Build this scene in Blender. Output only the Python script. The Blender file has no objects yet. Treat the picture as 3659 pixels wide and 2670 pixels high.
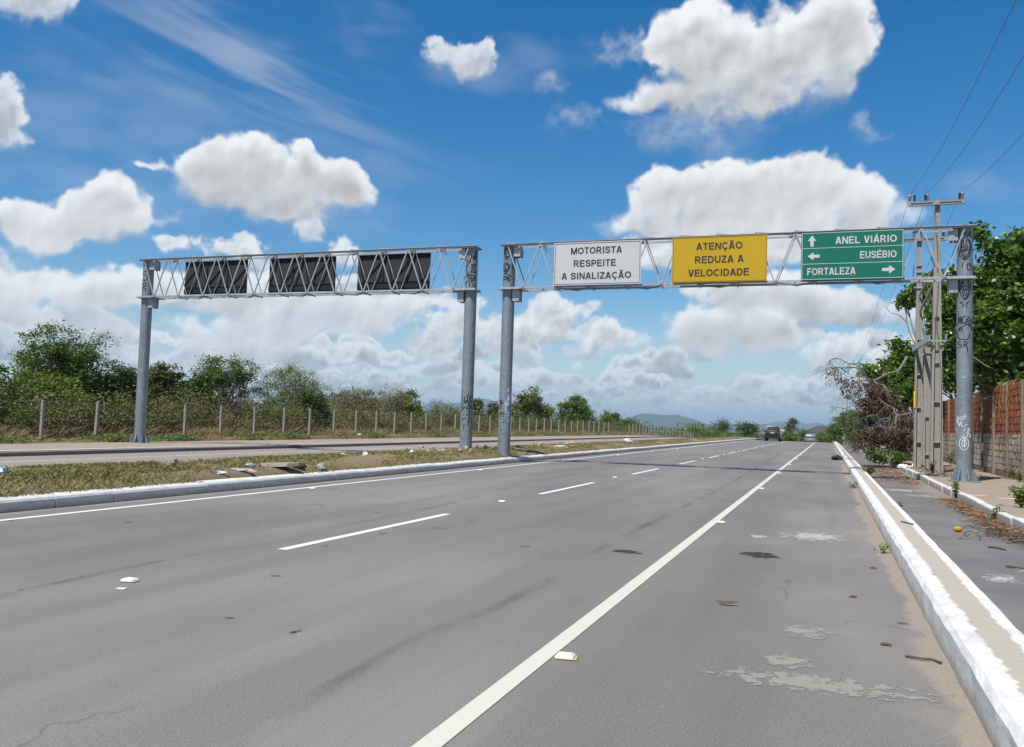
import bpy, bmesh, math, random
import numpy as np
from mathutils import Vector, Matrix

# ---------------------------------------------------------------- camera, sky, sun, exposure
scene = bpy.context.scene
COL = scene.collection
RNG = np.random.default_rng(11)

CAM_H = 1.3
cam_data = bpy.data.cameras.new('camera')
cam_data.sensor_fit = 'HORIZONTAL'
cam_data.sensor_width = 36.0
cam_data.lens = 31.157
cam_data.clip_start = 0.1
cam_data.clip_end = 60000.0
camera = bpy.data.objects.new('camera', cam_data)
COL.objects.link(camera)
CR = (0.9416444, 0.3351928, 0.0308472)
CU = (-0.0103374, -0.0628010, 0.9979725)
CF = (-0.3364504, 0.9400542, 0.0556712)
camera.matrix_world = Matrix(((CR[0], CU[0], -CF[0], 0.0), (CR[1], CU[1], -CF[1], 0.0),
                              (CR[2], CU[2], -CF[2], CAM_H), (0, 0, 0, 1)))
scene.camera = camera

SUN_DIR = Vector((-0.20, -0.56, 1.0)).normalized()       # towards the sun
SUN_EL = math.asin(SUN_DIR.z)
SUN_AZ = math.atan2(SUN_DIR.x, SUN_DIR.y)                # clockwise from +Y
SKY_STRENGTH = 0.085
sun_data = bpy.data.lights.new('sun', 'SUN')
sun_data.energy = 5.0
sun_data.angle = math.radians(0.53)
sun_data.color = (1.0, 0.955, 0.89)
sun = bpy.data.objects.new('sun', sun_data)
COL.objects.link(sun)
sun.location = SUN_DIR * 200
sun.rotation_euler = SUN_DIR.to_track_quat('Z', 'Y').to_euler()

scene.view_settings.view_transform = 'Standard'
scene.view_settings.look = 'None'
scene.view_settings.exposure = 0.45
scene.view_settings.gamma = 1.0
scene.view_settings.use_curve_mapping = False

# clouds: angular puffs (azimuth, elevation, radius in azimuth, radius in elevation), degrees
CLOUDS = [
(1, [(-9.48,23.85,1.79,1.79),(-7.78,25.02,2.0,1.5),(-6.59,22.57,3.08,2.32),(-4.04,21.27,3.54,2.33),(-1.34,23.19,3.06,2.12),(0.24,24.48,1.58,1.45),(0.8,22.24,1.31,1.49),(-5.42,20.2,2.5,1.31),(-9.97,20.17,2.3,0.9),(-12.58,19.69,1.81,0.59)]),
(0.45, [(-12.68,23.3,2.93,1.29),(-10.79,18.0,1.45,1.09),(-7.65,18.99,5.57,1.07),(0.02,20.83,1.84,1.52)]),
(0.8, [(-24.72,22.85,1.49,0.78),(-22.78,22.64,1.37,1.1),(-21.98,23.45,0.75,0.57),(-23.36,22.09,1.19,0.66)]),
(0.33, [(-17.96,21.49,2.08,0.74),(-16.4,19.24,2.37,0.95),(-8.49,18.48,1.71,1.07),(-6.77,17.36,1.68,0.81)]),
(0.4, [(1.74,18.4,0.82,0.89),(2.77,17.55,1.14,0.36)]),
(1, [(-37.13,15.75,1.64,1.28),(-40.06,15.54,1.72,0.84),(-42.99,15.02,1.15,0.41),(-38.66,13.98,3.39,1.28),(-35.39,13.64,3.21,1.5),(-32.9,14.0,2.7,1.52),(-31.25,14.97,1.66,1.24),(-33.25,15.34,0.85,0.68),(-34.22,12.24,1.96,0.69)]),
(0.8, [(-32.75,11.86,1.02,0.78)]),
(1.05, [(-44.74,13.04,1.34,1.19),(-46.12,11.75,1.45,1.08),(-47.48,10.67,1.46,0.92),(-49.03,9.66,1.84,0.86),(-44.06,11.75,1.75,1.2),(-46.75,10.13,3.39,0.82)]),
(0.5, [(-41.92,11.61,1.8,0.58),(-48.71,7.97,2.79,0.76)]),
(0.8, [(-50.47,17.22,0.72,1.07),(-49.82,15.67,0.87,1.09),(-50.36,15.32,0.9,1.2)]),
(0.75, [(-49.97,21.89,2.22,0.95),(-48.65,22.88,1.67,0.91)]),
(1.05, [(-9.87,15.53,1.78,1.16),(-7.58,15.62,2.67,1.15),(-6.16,14.63,1.67,1.04),(-8.12,14.12,3.64,1.11),(-0.18,15.57,2.21,1.32),(-1.5,14.45,2.51,1.61),(1.78,14.27,1.58,1.45),(-0.68,12.93,3.88,1.35),(-3.63,12.5,6.83,1.1),(-11.25,13.04,3.15,0.73)]),
(0.95, [(-3.61,10.99,4.26,1.38),(-9.77,11.06,3.68,1.13),(1.68,11.22,2.27,1.07)]),
(1, [(-1.96,8.47,3.92,1.33),(-5.77,8.51,3.01,1.13),(0.16,7.89,2.06,0.82)]),
(1, [(-6.02,7.1,3.28,1.27),(-6.84,5.81,3.03,1.28),(-3.54,6.11,2.41,0.98)]),
(0.9, [(-16.35,7.25,2.28,1.11),(-17.39,7.75,1.32,0.81)]),
(0.9, [(-13.53,5.51,2.25,1.05),(-13.11,6.16,1.16,0.72)]),
(0.9, [(1.22,5.55,1.52,0.76),(-0.06,4.59,1.8,0.83)]),
(0.9, [(3.98,5.13,1.7,1.07),(3.0,4.6,1.48,0.81)]),
(0.96, [(-47.98,7.16,2.82,1.15),(-44.19,7.13,2.74,1.11),(-40.42,7.17,2.89,1.14),(-48.53,4.79,2.3,1.02),(-44.07,4.87,2.74,1.07),(-49.93,5.94,2.02,1.26),(-37.0,7.3,2.17,1.0),(-34.3,7.9,1.95,1.13)]),
(0.9, [(-40.95,10.11,1.51,0.81),(-37.42,10.44,1.9,0.82),(-30.76,10.4,1.43,0.99),(-36.28,9.16,1.37,0.69)]),
(0.85, [(-36.08,4.98,3.57,1.4),(-32.27,5.9,3.4,1.28),(-29.44,5.9,1.72,1.15),(-28.64,7.52,5.81,0.86),(-38.46,4.28,3.21,1.25)]),
(0.9, [(-25.76,7.81,3.8,0.64),(-23.37,6.16,3.52,1.02),(-19.83,5.7,2.64,1.17),(-25.35,4.63,1.6,0.73)])]


def smooth(x, a, b):
    t = np.clip((x - a) / (b - a), 0, 1)
    return t * t * (3 - 2 * t)


def lattice_noise(A, E, wl, seed, stretch=1.0):
    r = np.random.default_rng(seed)
    x = (A + 260.0) / (wl * stretch); y = (E + 60.0) / wl
    nx = int(x.max()) + 3; ny = int(y.max()) + 3
    g = r.random((ny, nx)).astype(np.float32)
    xi = x.astype(np.int32); yi = y.astype(np.int32)
    fx = x - xi; fy = y - yi
    fx = fx * fx * fx * (fx * (fx * 6 - 15) + 10); fy = fy * fy * fy * (fy * (fy * 6 - 15) + 10)
    a = g[yi, xi]; b = g[yi, xi + 1]; c = g[yi + 1, xi]; d = g[yi + 1, xi + 1]
    return (a + (b - a) * fx) * (1 - fy) + (c + (d - c) * fx) * fy


def fbm(A, E, wl, octs, seed, stretch=1.0, gain=0.52):
    s = 0; amp = 1; tot = 0
    for o in range(octs):
        t = .5 + 1.1 * o; c, q = math.cos(t), math.sin(t)
        if stretch != 1.0: c, q = 1.0, 0.0
        s = s + amp * lattice_noise(A * c - E * q, A * q + E * c + 120.0, wl / (2.03 ** o), seed + o * 17, stretch)
        tot += amp; amp *= gain
    return s / tot


AZ0, AZ1, EL0, EL1 = -95.0, 45.0, -5.0, 55.0
NX, NY = 2800, 1200


def paint_clouds():
    """cloud cover and cloud brightness over azimuth x elevation, from noise and puffs"""
    az = np.linspace(AZ0, AZ1, NX, dtype=np.float32)
    el = np.linspace(EL0, EL1, NY, dtype=np.float32)
    A, E = np.meshgrid(az, el)
    SETS = []
    for wl, sd in ((3.6, 3), (1.7, 1003), (.85, 2003)):
        SETS.append((fbm(A, E, wl, 7, sd, gain=.58), fbm(A, E, wl * .42, 5, sd + 91, gain=.6),
                     (fbm(A, E, wl * .8, 5, sd + 301) - .5) * wl * .8, (fbm(A, E, wl * .8, 5, sd + 401) - .5) * wl * .7,
                     1 - np.abs(2 * fbm(A, E, wl * .55, 4, sd + 55, gain=.5) - 1), fbm(A, E, wl * .62, 3, sd + 777, gain=.5)))
    cover = np.zeros_like(A); lum = np.full_like(A, .9)
    blue = np.zeros_like(A)

    def lay(alpha, l, sl, bl=0.0):
        c = cover[sl]; 
        n = alpha + c * (1 - alpha)
        w = np.where(n > 1e-5, alpha / np.maximum(n, 1e-5), 0)
        lum[sl] = lum[sl] * (1 - w) + l * w
        blue[sl] = blue[sl] * (1 - w) + bl * w
        cover[sl] = n

    def cumulus(weight, puffs, amp=1.0, soft=.42, dark=.20, base=None, bl=0.0, lift=0.0, k=0, lo=.5):
        N1, N2, WX, WY, bill, puff = SETS[k]
        p = np.array(puffs, dtype=np.float32)
        m = max(p[:, 2].max(), p[:, 3].max()) * 1.2 + (1.8, .9, .5)[k]
        x0 = np.searchsorted(az, p[:, 0].min() - p[:, 2].max() - m); x1 = np.searchsorted(az, p[:, 0].max() + p[:, 2].max() + m)
        y0 = np.searchsorted(el, p[:, 1].min() - p[:, 3].max() - m); y1 = np.searchsorted(el, p[:, 1].max() + p[:, 3].max() + m)
        if x1 - x0 < 3 or y1 - y0 < 3:
            return
        sl = (slice(y0, y1), slice(x0, x1))
        a = A[sl] + WX[sl]; e = E[sl] + WY[sl]
        F = np.zeros_like(a)
        for (pa, pe, ra, re) in puffs:
            F += np.exp(-1.0 * (((a - pa) / ra) ** 2 + ((e - pe) / re) ** 2))
        F = np.minimum(F, 1.15)
        size = max(.35, float(np.mean(p[:, 3])))
        tex = (N1[sl] - .5) + .42 * (N2[sl] - .5) + .45 * (bill[sl] - .66)
        dens = F + amp * tex * smooth(F, .02, .45)
        if base is not None:
            dens = dens - 1.0 * (1 - smooth(E[sl] + .3 * WY[sl], base - .15, base + .35))
        low = smooth(float(np.mean(p[:, 1])) + .3 * size - E[sl], 0, 1.6 * size)
        al = np.clip((dens - .36 + .10 * low) / (soft * (.85 + 1.1 * low)), 0, 1)
        al = al * al * (3 - 2 * al) * weight
        # light comes from above and behind: tops white, undersides grey by the cloud above them
        acc = np.zeros(al.shape[1], dtype=np.float32); D = np.zeros_like(al)
        de = (EL1 - EL0) / NY
        thick = np.clip((dens - .36) / .9, 0, 1)
        for row in range(al.shape[0] - 1, -1, -1):
            acc = acc * (1 - de / (1.9 * size)) + thick[row] * de / (1.05 * size)
            D[row] = acc
        def above(f, frac):
            q = max(1, int(frac * size / de)); g = np.zeros_like(f); g[:-q, q:] = f[q:, :-q] - f[:-q, q:]
            return g
        # each billow is lit on its upper left and shades the one below
        rel = np.clip(above(puff[sl], .30), -.22, .22) * .42 + np.clip(above(puff[sl] * .4 + N1[sl] * .6, .12), -.15, .15) * .42
        l = .985 + lift - dark * smooth(D, .10, .95) * (.75 + .9 * (puff[sl] - .35)) - rel * smooth(thick, .08, .45)
        l = l - .04 * (1 - smooth(al, .1, .9))
        lay(al, np.clip(l, lo, 1.0), sl, bl)

    r = np.random.default_rng(5)
    # thin high cloud
    d = (A + 36.4) * .966 + (E - 21.0) * -.26
    q = (A + 36.4) * .26 + (E - 21.0) * .966
    streak = fbm(d * .45 + q * .2, q * 2.0, 3.0, 6, 801, 2.0)
    al = np.exp(-(d / 10.0) ** 2 - (q / 2.9) ** 2) * smooth(streak, .38, .72) * .30
    lay(al, .9, (slice(None), slice(None)), .15)
    veil = fbm(A, E * 2.4, 9.0, 6, 901)
    lay(smooth(veil, .52, .82) * .16 * smooth(E, 2, 9), .86, (slice(None), slice(None)), .3)
    # pale milky air low down, then rows of small far cumulus
    lay(.70 * (1 - smooth(E, -1.0, 9.0)), .84, (slice(None), slice(None)), .8)
    rows = [(.5, .35, 200, .8, 2), (1.0, .45, 190, .8, 2), (1.6, .6, 150, .85, 2), (2.2, .75, 120, .9, 2), (3.0, 1.0, 74, .95, 1), (4.0, 1.2, 56, .95, 1), (5.2, 1.4, 40, .9, 1), (6.6, 1.6, 24, .85, 1)]
    for (e0, hh, n, wt, k) in reversed(rows):
        for i in range(n):
            a0 = r.uniform(AZ0, AZ1); s = hh * r.uniform(.6, 1.3)
            if e0 > 3.5 and -27 < a0 < -6 and r.random() < .5:
                continue
            e = e0 + r.normal(0, .35)
            puffs = []
            for j in range(int(r.integers(4, 9))):
                u = r.normal(0, 1.25)
                puffs.append((a0 + u * s, e + r.uniform(0, .9) * s * max(.15, 1 - abs(u) * .4), s * r.uniform(.4, .9), s * r.uniform(.32, .62)))
            cumulus(wt * r.uniform(.55, 1.0), puffs, .95, .45, .34, e - .15 * s, .46 - .06 * e0, .03 - .16 * r.random() ** 1.5, k, .55)
    for w, puffs in CLOUDS[::-1]:
        big = len(puffs) > 4 or w > .98
        cumulus(min(w, 1.0), puffs, 1.0 if w > .7 else 1.1, .50 if w > .7 else 1.1, .20 if w != 1.0 else .27, None, .10, 0, 0 if big else 1, .55)
    # the same fair-weather cumulus beyond the frame
    for i in range(24):
        a0 = r.uniform(AZ0, AZ1); e0 = r.uniform(9, 54)
        if -58 < a0 < 18 and e0 < 33:
            continue
        s = r.uniform(1.5, 3.4)
        puffs = [(a0 + r.normal(0, 1.8 * s), e0 + r.normal(0, .35 * s), s * r.uniform(.7, 1.4), s * r.uniform(.5, .8)) for j in range(7)]
        cumulus(.95, puffs, 1.0, .5, .22, None, .1)
    px = np.stack([cover, lum, blue, np.ones_like(cover)], -1).astype(np.float32)
    return px


cloud_img = bpy.data.images.new('cloud_cover', NX, NY, alpha=False, float_buffer=True)
cloud_img.colorspace_settings.name = 'Non-Color'
cloud_img.pixels.foreach_set(paint_clouds().ravel())
cloud_img.update()

world = bpy.data.worlds.new('World')
scene.world = world
world.use_nodes = True
nt = world.node_tree
nt.nodes.clear()


def wn(t, **kw):
    n = nt.nodes.new(t)
    for k, v in kw.items():
        setattr(n, k, v)
    return n


def wmath(op, a, b=None):
    n = wn('ShaderNodeMath', operation=op)
    for i, s in enumerate((a, b)):
        if s is None:
            continue
        if isinstance(s, (int, float)):
            n.inputs[i].default_value = s
        else:
            nt.links.new(s, n.inputs[i])
    return n.outputs[0]


tc = wn('ShaderNodeTexCoord')
sep = wn('ShaderNodeSeparateXYZ')
nt.links.new(tc.outputs['Generated'], sep.inputs[0])
azn = wmath('MULTIPLY', wmath('ARCTAN2', sep.outputs[0], sep.outputs[1]), 180 / math.pi)
eln = wmath('MULTIPLY', wmath('ARCSINE', sep.outputs[2]), 180 / math.pi)
uu = wmath('DIVIDE', wmath('SUBTRACT', azn, AZ0), AZ1 - AZ0)
vv = wmath('DIVIDE', wmath('SUBTRACT', eln, EL0), EL1 - EL0)
cxy = wn('ShaderNodeCombineXYZ')
nt.links.new(uu, cxy.inputs[0]); nt.links.new(vv, cxy.inputs[1])
img = wn('ShaderNodeTexImage', image=cloud_img, extension='MIRROR', interpolation='Cubic')
nt.links.new(cxy.outputs[0], img.inputs[0])
isep = wn('ShaderNodeSeparateColor')
nt.links.new(img.outputs[0], isep.inputs[0])
sky = wn('ShaderNodeTexSky', sky_type='NISHITA')
sky.sun_disc = False
sky.sun_elevation = SUN_EL
sky.sun_rotation = SUN_AZ
sky.altitude = 20
sky.air_density = 1.0
sky.dust_density = 0.35
sky.ozone_density = 2.2
hsv = wn('ShaderNodeHueSaturation')
hsv.inputs['Saturation'].default_value = 1.50
hsv.inputs['Value'].default_value = 1.0
nt.links.new(sky.outputs[0], hsv.inputs['Color'])
# cloud light, as sunlit white water drops against the same sky
lumc = wn('ShaderNodeVectorMath', operation='SCALE')
tint = wn('ShaderNodeMix', data_type='RGBA')
tint.inputs[6].default_value = (0.985, 0.99, 1.0, 1)
tint.inputs[7].default_value = (0.66, 0.84, 1.0, 1)
nt.links.new(isep.outputs[2], tint.inputs[0])
nt.links.new(tint.outputs[2], lumc.inputs[0])
lum2 = wmath('POWER', isep.outputs[1], 1.55)
nt.links.new(wmath('MULTIPLY', lum2, 0.71 / SKY_STRENGTH), lumc.inputs[3])
mix = wn('ShaderNodeMix', data_type='RGBA')
nt.links.new(isep.outputs[0], mix.inputs[0])
nt.links.new(hsv.outputs[0], mix.inputs[6])
nt.links.new(lumc.outputs[0], mix.inputs[7])
bg = wn('ShaderNodeBackground')
bg.inputs['Strength'].default_value = SKY_STRENGTH
nt.links.new(mix.outputs[2], bg.inputs['Color'])
wo = wn('ShaderNodeOutputWorld')
nt.links.new(bg.outputs[0], wo.inputs[0])

# ---------------------------------------------------------------- helpers
ORG = {}


def tag(o, label=None, cat=None, group=None, kind=None):
    if label: o['label'] = label
    if cat: o['category'] = cat
    if group: o['group'] = group
    if kind: o['kind'] = kind
    return o


def link(o, parent=None):
    COL.objects.link(o)
    if parent is not None:
        o.parent = parent
    return o


def thing(name, label, cat, loc, group=None):
    o = bpy.data.objects.new(name, None)
    o.empty_display_size = .2
    o.location = loc
    ORG[o.name] = Vector(loc)
    link(o)
    return tag(o, label, cat, group)


def org(o):
    return ORG.get(o.name, Vector((0, 0, 0))) if o is not None else Vector((0, 0, 0))


class MB:
    """collects shapes in world coordinates and links them as one mesh"""
    def __init__(self):
        self.v = []; self.f = []

    def add(self, vs, fs):
        n = len(self.v)
        self.v += [tuple(p) for p in vs]
        self.f += [tuple(i + n for i in q) for q in fs]
        return self

    def box(self, c, s, R=None, taper=1.0):
        hx, hy, hz = s[0] / 2, s[1] / 2, s[2] / 2
        vs = []
        for z, t in ((-hz, 1.0), (hz, taper)):
            for x, y in ((-hx, -hy), (hx, -hy), (hx, hy), (-hx, hy)):
                p = Vector((x * t, y * t, z))
                if R is not None: p = R @ p
                vs.append(p + Vector(c))
        return self.add(vs, [(0, 3, 2, 1), (4, 5, 6, 7), (0, 1, 5, 4), (1, 2, 6, 5), (2, 3, 7, 6), (3, 0, 4, 7)])

    def box2(self, a, b):
        c = [(a[i] + b[i]) / 2 for i in range(3)]
        return self.box(c, [abs(b[i] - a[i]) for i in range(3)])

    def bar(self, p0, p1, w, h, up=(0, 0, 1), off=(0, 0)):
        p0 = Vector(p0); p1 = Vector(p1); d = (p1 - p0).normalized(); up = Vector(up)
        s = d.cross(up)
        if s.length < 1e-4: s = d.cross(Vector((0, 1, 0)))
        s.normalize(); u = s.cross(d)
        vs = []
        for p in (p0, p1):
            for a, b in ((-1, -1), (1, -1), (1, 1), (-1, 1)):
                vs.append(p + s * (a * w / 2 + off[0]) + u * (b * h / 2 + off[1]))
        return self.add(vs, [(0, 1, 2, 3), (7, 6, 5, 4), (0, 4, 5, 1), (1, 5, 6, 2), (2, 6, 7, 3), (3, 7, 4, 0)])

    def angle(self, p0, p1, w, t, up=(0, 0, 1), sx=1, su=1):
        """rolled steel angle: two thin legs meeting in an edge"""
        self.bar(p0, p1, w, t, up, (0, su * w / 2))
        return self.bar(p0, p1, t, w - t, up, (sx * w / 2 - sx * t / 2, 0))

    def tube(self, pts, rad, n=8, caps=True):
        pts = [Vector(p) for p in pts]
        if isinstance(rad, (int, float)): rad = [rad] * len(pts)
        base = len(self.v); prev = None
        for i, p in enumerate(pts):
            d = (pts[min(i + 1, len(pts) - 1)] - pts[max(i - 1, 0)])
            if d.length < 1e-9: d = Vector((0, 0, 1))
            d.normalize()
            if prev is None:
                s = d.cross(Vector((0, 0, 1)))
                if s.length < 1e-3: s = Vector((1, 0, 0))
            else:
                s = prev - d * prev.dot(d)
                if s.length < 1e-4: s = d.cross(Vector((0.3, 1, 0.2)))
            s.normalize(); prev = s; u = d.cross(s)
            for k in range(n):
                a = 2 * math.pi * k / n
                self.v.append(tuple(p + (s * math.cos(a) + u * math.sin(a)) * rad[i]))
        for i in range(len(pts) - 1):
            for k in range(n):
                a = base + i * n + k; b = base + i * n + (k + 1) % n
                self.f.append((a, b, b + n, a + n))
        if caps:
            self.f.append(tuple(base + n - 1 - k for k in range(n)))
            e = base + (len(pts) - 1) * n
            self.f.append(tuple(e + k for k in range(n)))
        return self

    def prism(self, poly, axis_vec):
        """closed polygon (3d points) swept along a vector"""
        n = len(poly); a = [Vector(p) for p in poly]; d = Vector(axis_vec)
        vs = a + [p + d for p in a]
        fs = [tuple(range(n))[::-1], tuple(range(n, 2 * n))]
        for i in range(n):
            fs.append((i, (i + 1) % n, n + (i + 1) % n, n + i))
        return self.add(vs, fs)

    def lump(self, c, s, seed, n=10, rough=.25, flat=.35):
        r = random.Random(seed)
        rings = 5; vs = []; fs = []
        for i in range(rings + 1):
            th = math.pi * i / rings
            for k in range(n):
                a = 2 * math.pi * k / n
                m = 1 + r.uniform(-rough, rough)
                z = math.cos(th) * m
                if z < -flat: z = -flat
                vs.append((c[0] + s[0] * math.sin(th) * math.cos(a) * m, c[1] + s[1] * math.sin(th) * math.sin(a) * m, c[2] + s[2] * (z + flat)))
        for i in range(rings):
            for k in range(n):
                a = i * n + k; b = i * n + (k + 1) % n
                fs.append((a, a + n, b + n, b))
        return self.add(vs, fs)

    def build(self, name, mat, parent=None, smooth=False, loc=None):
        me = bpy.data.meshes.new(name)
        o = bpy.data.objects.new(name, me)
        if parent is not None:
            L = org(parent)
        else:
            L = Vector(loc) if loc is not None else Vector((0, 0, 0))
            o.location = L
        me.from_pydata([(v[0] - L.x, v[1] - L.y, v[2] - L.z) for v in self.v], [], self.f)
        me.validate()
        if mat: me.materials.append(mat)
        bm = bmesh.new(); bm.from_mesh(me); bmesh.ops.recalc_face_normals(bm, faces=bm.faces); bm.to_mesh(me); bm.free()
        if smooth:
            me.polygons.foreach_set('use_smooth', [True] * len(me.polygons))
            me.set_sharp_from_angle(angle=math.radians(38))
        link(o, parent)
        ORG[o.name] = L
        return o


def np_mesh(name, V, F, mat, parent=None, loc=None):
    """big meshes from arrays (V: n x 3 world, F: m x k)"""
    L = org(parent) if parent is not None else (Vector(loc) if loc is not None else Vector((0, 0, 0)))
    V = (V - np.array(L)).astype(np.float32)
    me = bpy.data.meshes.new(name)
    k = F.shape[1]; m = len(F)
    me.vertices.add(len(V)); me.vertices.foreach_set('co', V.ravel())
    me.loops.add(m * k); me.loops.foreach_set('vertex_index', F.astype(np.int32).ravel())
    me.polygons.add(m)
    me.polygons.foreach_set('loop_start', np.arange(0, m * k, k, dtype=np.int32))
    me.update(calc_edges=True)
    me.materials.append(mat)
    o = bpy.data.objects.new(name, me)
    if parent is None: o.location = L
    link(o, parent)
    ORG[o.name] = L
    return o


def copy_tree(o, parent=None, off=Vector((0, 0, 0))):
    c = o.copy(); COL.objects.link(c)
    if parent is not None: c.parent = parent
    ORG[c.name] = org(o)
    for ch in list(o.children):
        copy_tree(ch, c)
    return c


# ---------------------------------------------------------------- materials
class Mat:
    def __init__(self, name, rough=.8, spec=.3, metal=0.0):
        self.m = bpy.data.materials.new(name)
        self.m.use_nodes = True
        self.t = self.m.node_tree
        self.p = self.t.nodes['Principled BSDF']
        self.p.inputs['Roughness'].default_value = rough
        self.p.inputs['Specular IOR Level'].default_value = spec
        self.p.inputs['Metallic'].default_value = metal
        self._pos = None

    def n(self, t, **kw):
        q = self.t.nodes.new(t)
        for k, v in kw.items(): setattr(q, k, v)
        return q

    def put(self, sock, val):
        if val is None: return
        if isinstance(val, bpy.types.NodeSocket): self.t.links.new(val, sock)
        elif isinstance(val, (tuple, list)) and len(val) == 3 and sock.type == 'RGBA': sock.default_value = (*val, 1)
        else: sock.default_value = val

    def pos(self):
        if self._pos is None: self._pos = self.n('ShaderNodeNewGeometry').outputs['Position']
        return self._pos

    def xyz(self, v=None):
        s = self.n('ShaderNodeSeparateXYZ'); self.put(s.inputs[0], v or self.pos()); return s.outputs

    def obj(self):
        return self.n('ShaderNodeTexCoord').outputs['Object']

    def scale(self, v, s):
        q = self.n('ShaderNodeVectorMath', operation='MULTIPLY'); self.put(q.inputs[0], v)
        q.inputs[1].default_value = s; return q.outputs[0]

    def noise(self, sc, det=4, rough=.55, vec=None, dist=0.0):
        q = self.n('ShaderNodeTexNoise'); self.put(q.inputs['Vector'], vec if vec is not None else self.pos())
        q.inputs['Scale'].default_value = sc; q.inputs['Detail'].default_value = det
        q.inputs['Roughness'].default_value = rough; q.inputs['Distortion'].default_value = dist
        return q.outputs['Fac']

    def island(self):
        return self.n('ShaderNodeNewGeometry').outputs['Random Per Island']

    def objrand(self):
        return self.n('ShaderNodeObjectInfo').outputs['Random']

    def ramp(self, fac, stops, interp='LINEAR'):
        q = self.n('ShaderNodeValToRGB'); e = q.color_ramp.elements
        q.color_ramp.interpolation = interp
        while len(e) < len(stops): e.new(.5)
        for el, (p, c) in zip(e, stops):
            el.position = p; el.color = (*c, 1) if len(c) == 3 else c
        self.put(q.inputs[0], fac); return q.outputs[0]

    def sstep(self, x, a, b):
        q = self.n('ShaderNodeMapRange', interpolation_type='SMOOTHSTEP')
        self.put(q.inputs[0], x); q.inputs[1].default_value = a; q.inputs[2].default_value = b
        return q.outputs[0]

    def mth(self, op, a, b=None):
        q = self.n('ShaderNodeMath', operation=op); self.put(q.inputs[0], a); self.put(q.inputs[1], b); return q.outputs[0]

    def mix(self, f, a, b, bt='MIX'):
        q = self.n('ShaderNodeMix', data_type='RGBA', blend_type=bt)
        self.put(q.inputs[0], f); self.put(q.inputs[6], a); self.put(q.inputs[7], b); return q.outputs[2]

    def bump(self, h, strength=.3, dist=.01):
        q = self.n('ShaderNodeBump'); q.inputs['Strength'].default_value = strength
        q.inputs['Distance'].default_value = dist; self.put(q.inputs['Height'], h)
        self.t.links.new(q.outputs[0], self.p.inputs['Normal']); return self

    def color(self, c):
        self.put(self.p.inputs['Base Color'], c); return self

    def translucent(self, col, f=.25):
        tr = self.n('ShaderNodeBsdfTranslucent'); self.put(tr.inputs[0], col)
        mx = self.n('ShaderNodeMixShader'); mx.inputs[0].default_value = f
        self.t.links.new(self.p.outputs[0], mx.inputs[1]); self.t.links.new(tr.outputs[0], mx.inputs[2])
        out = self.t.nodes['Material Output']; self.t.links.new(mx.outputs[0], out.inputs[0]); return self


def G3(v, d=0, e=0):
    return (v, v + d, v + e)


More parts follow.
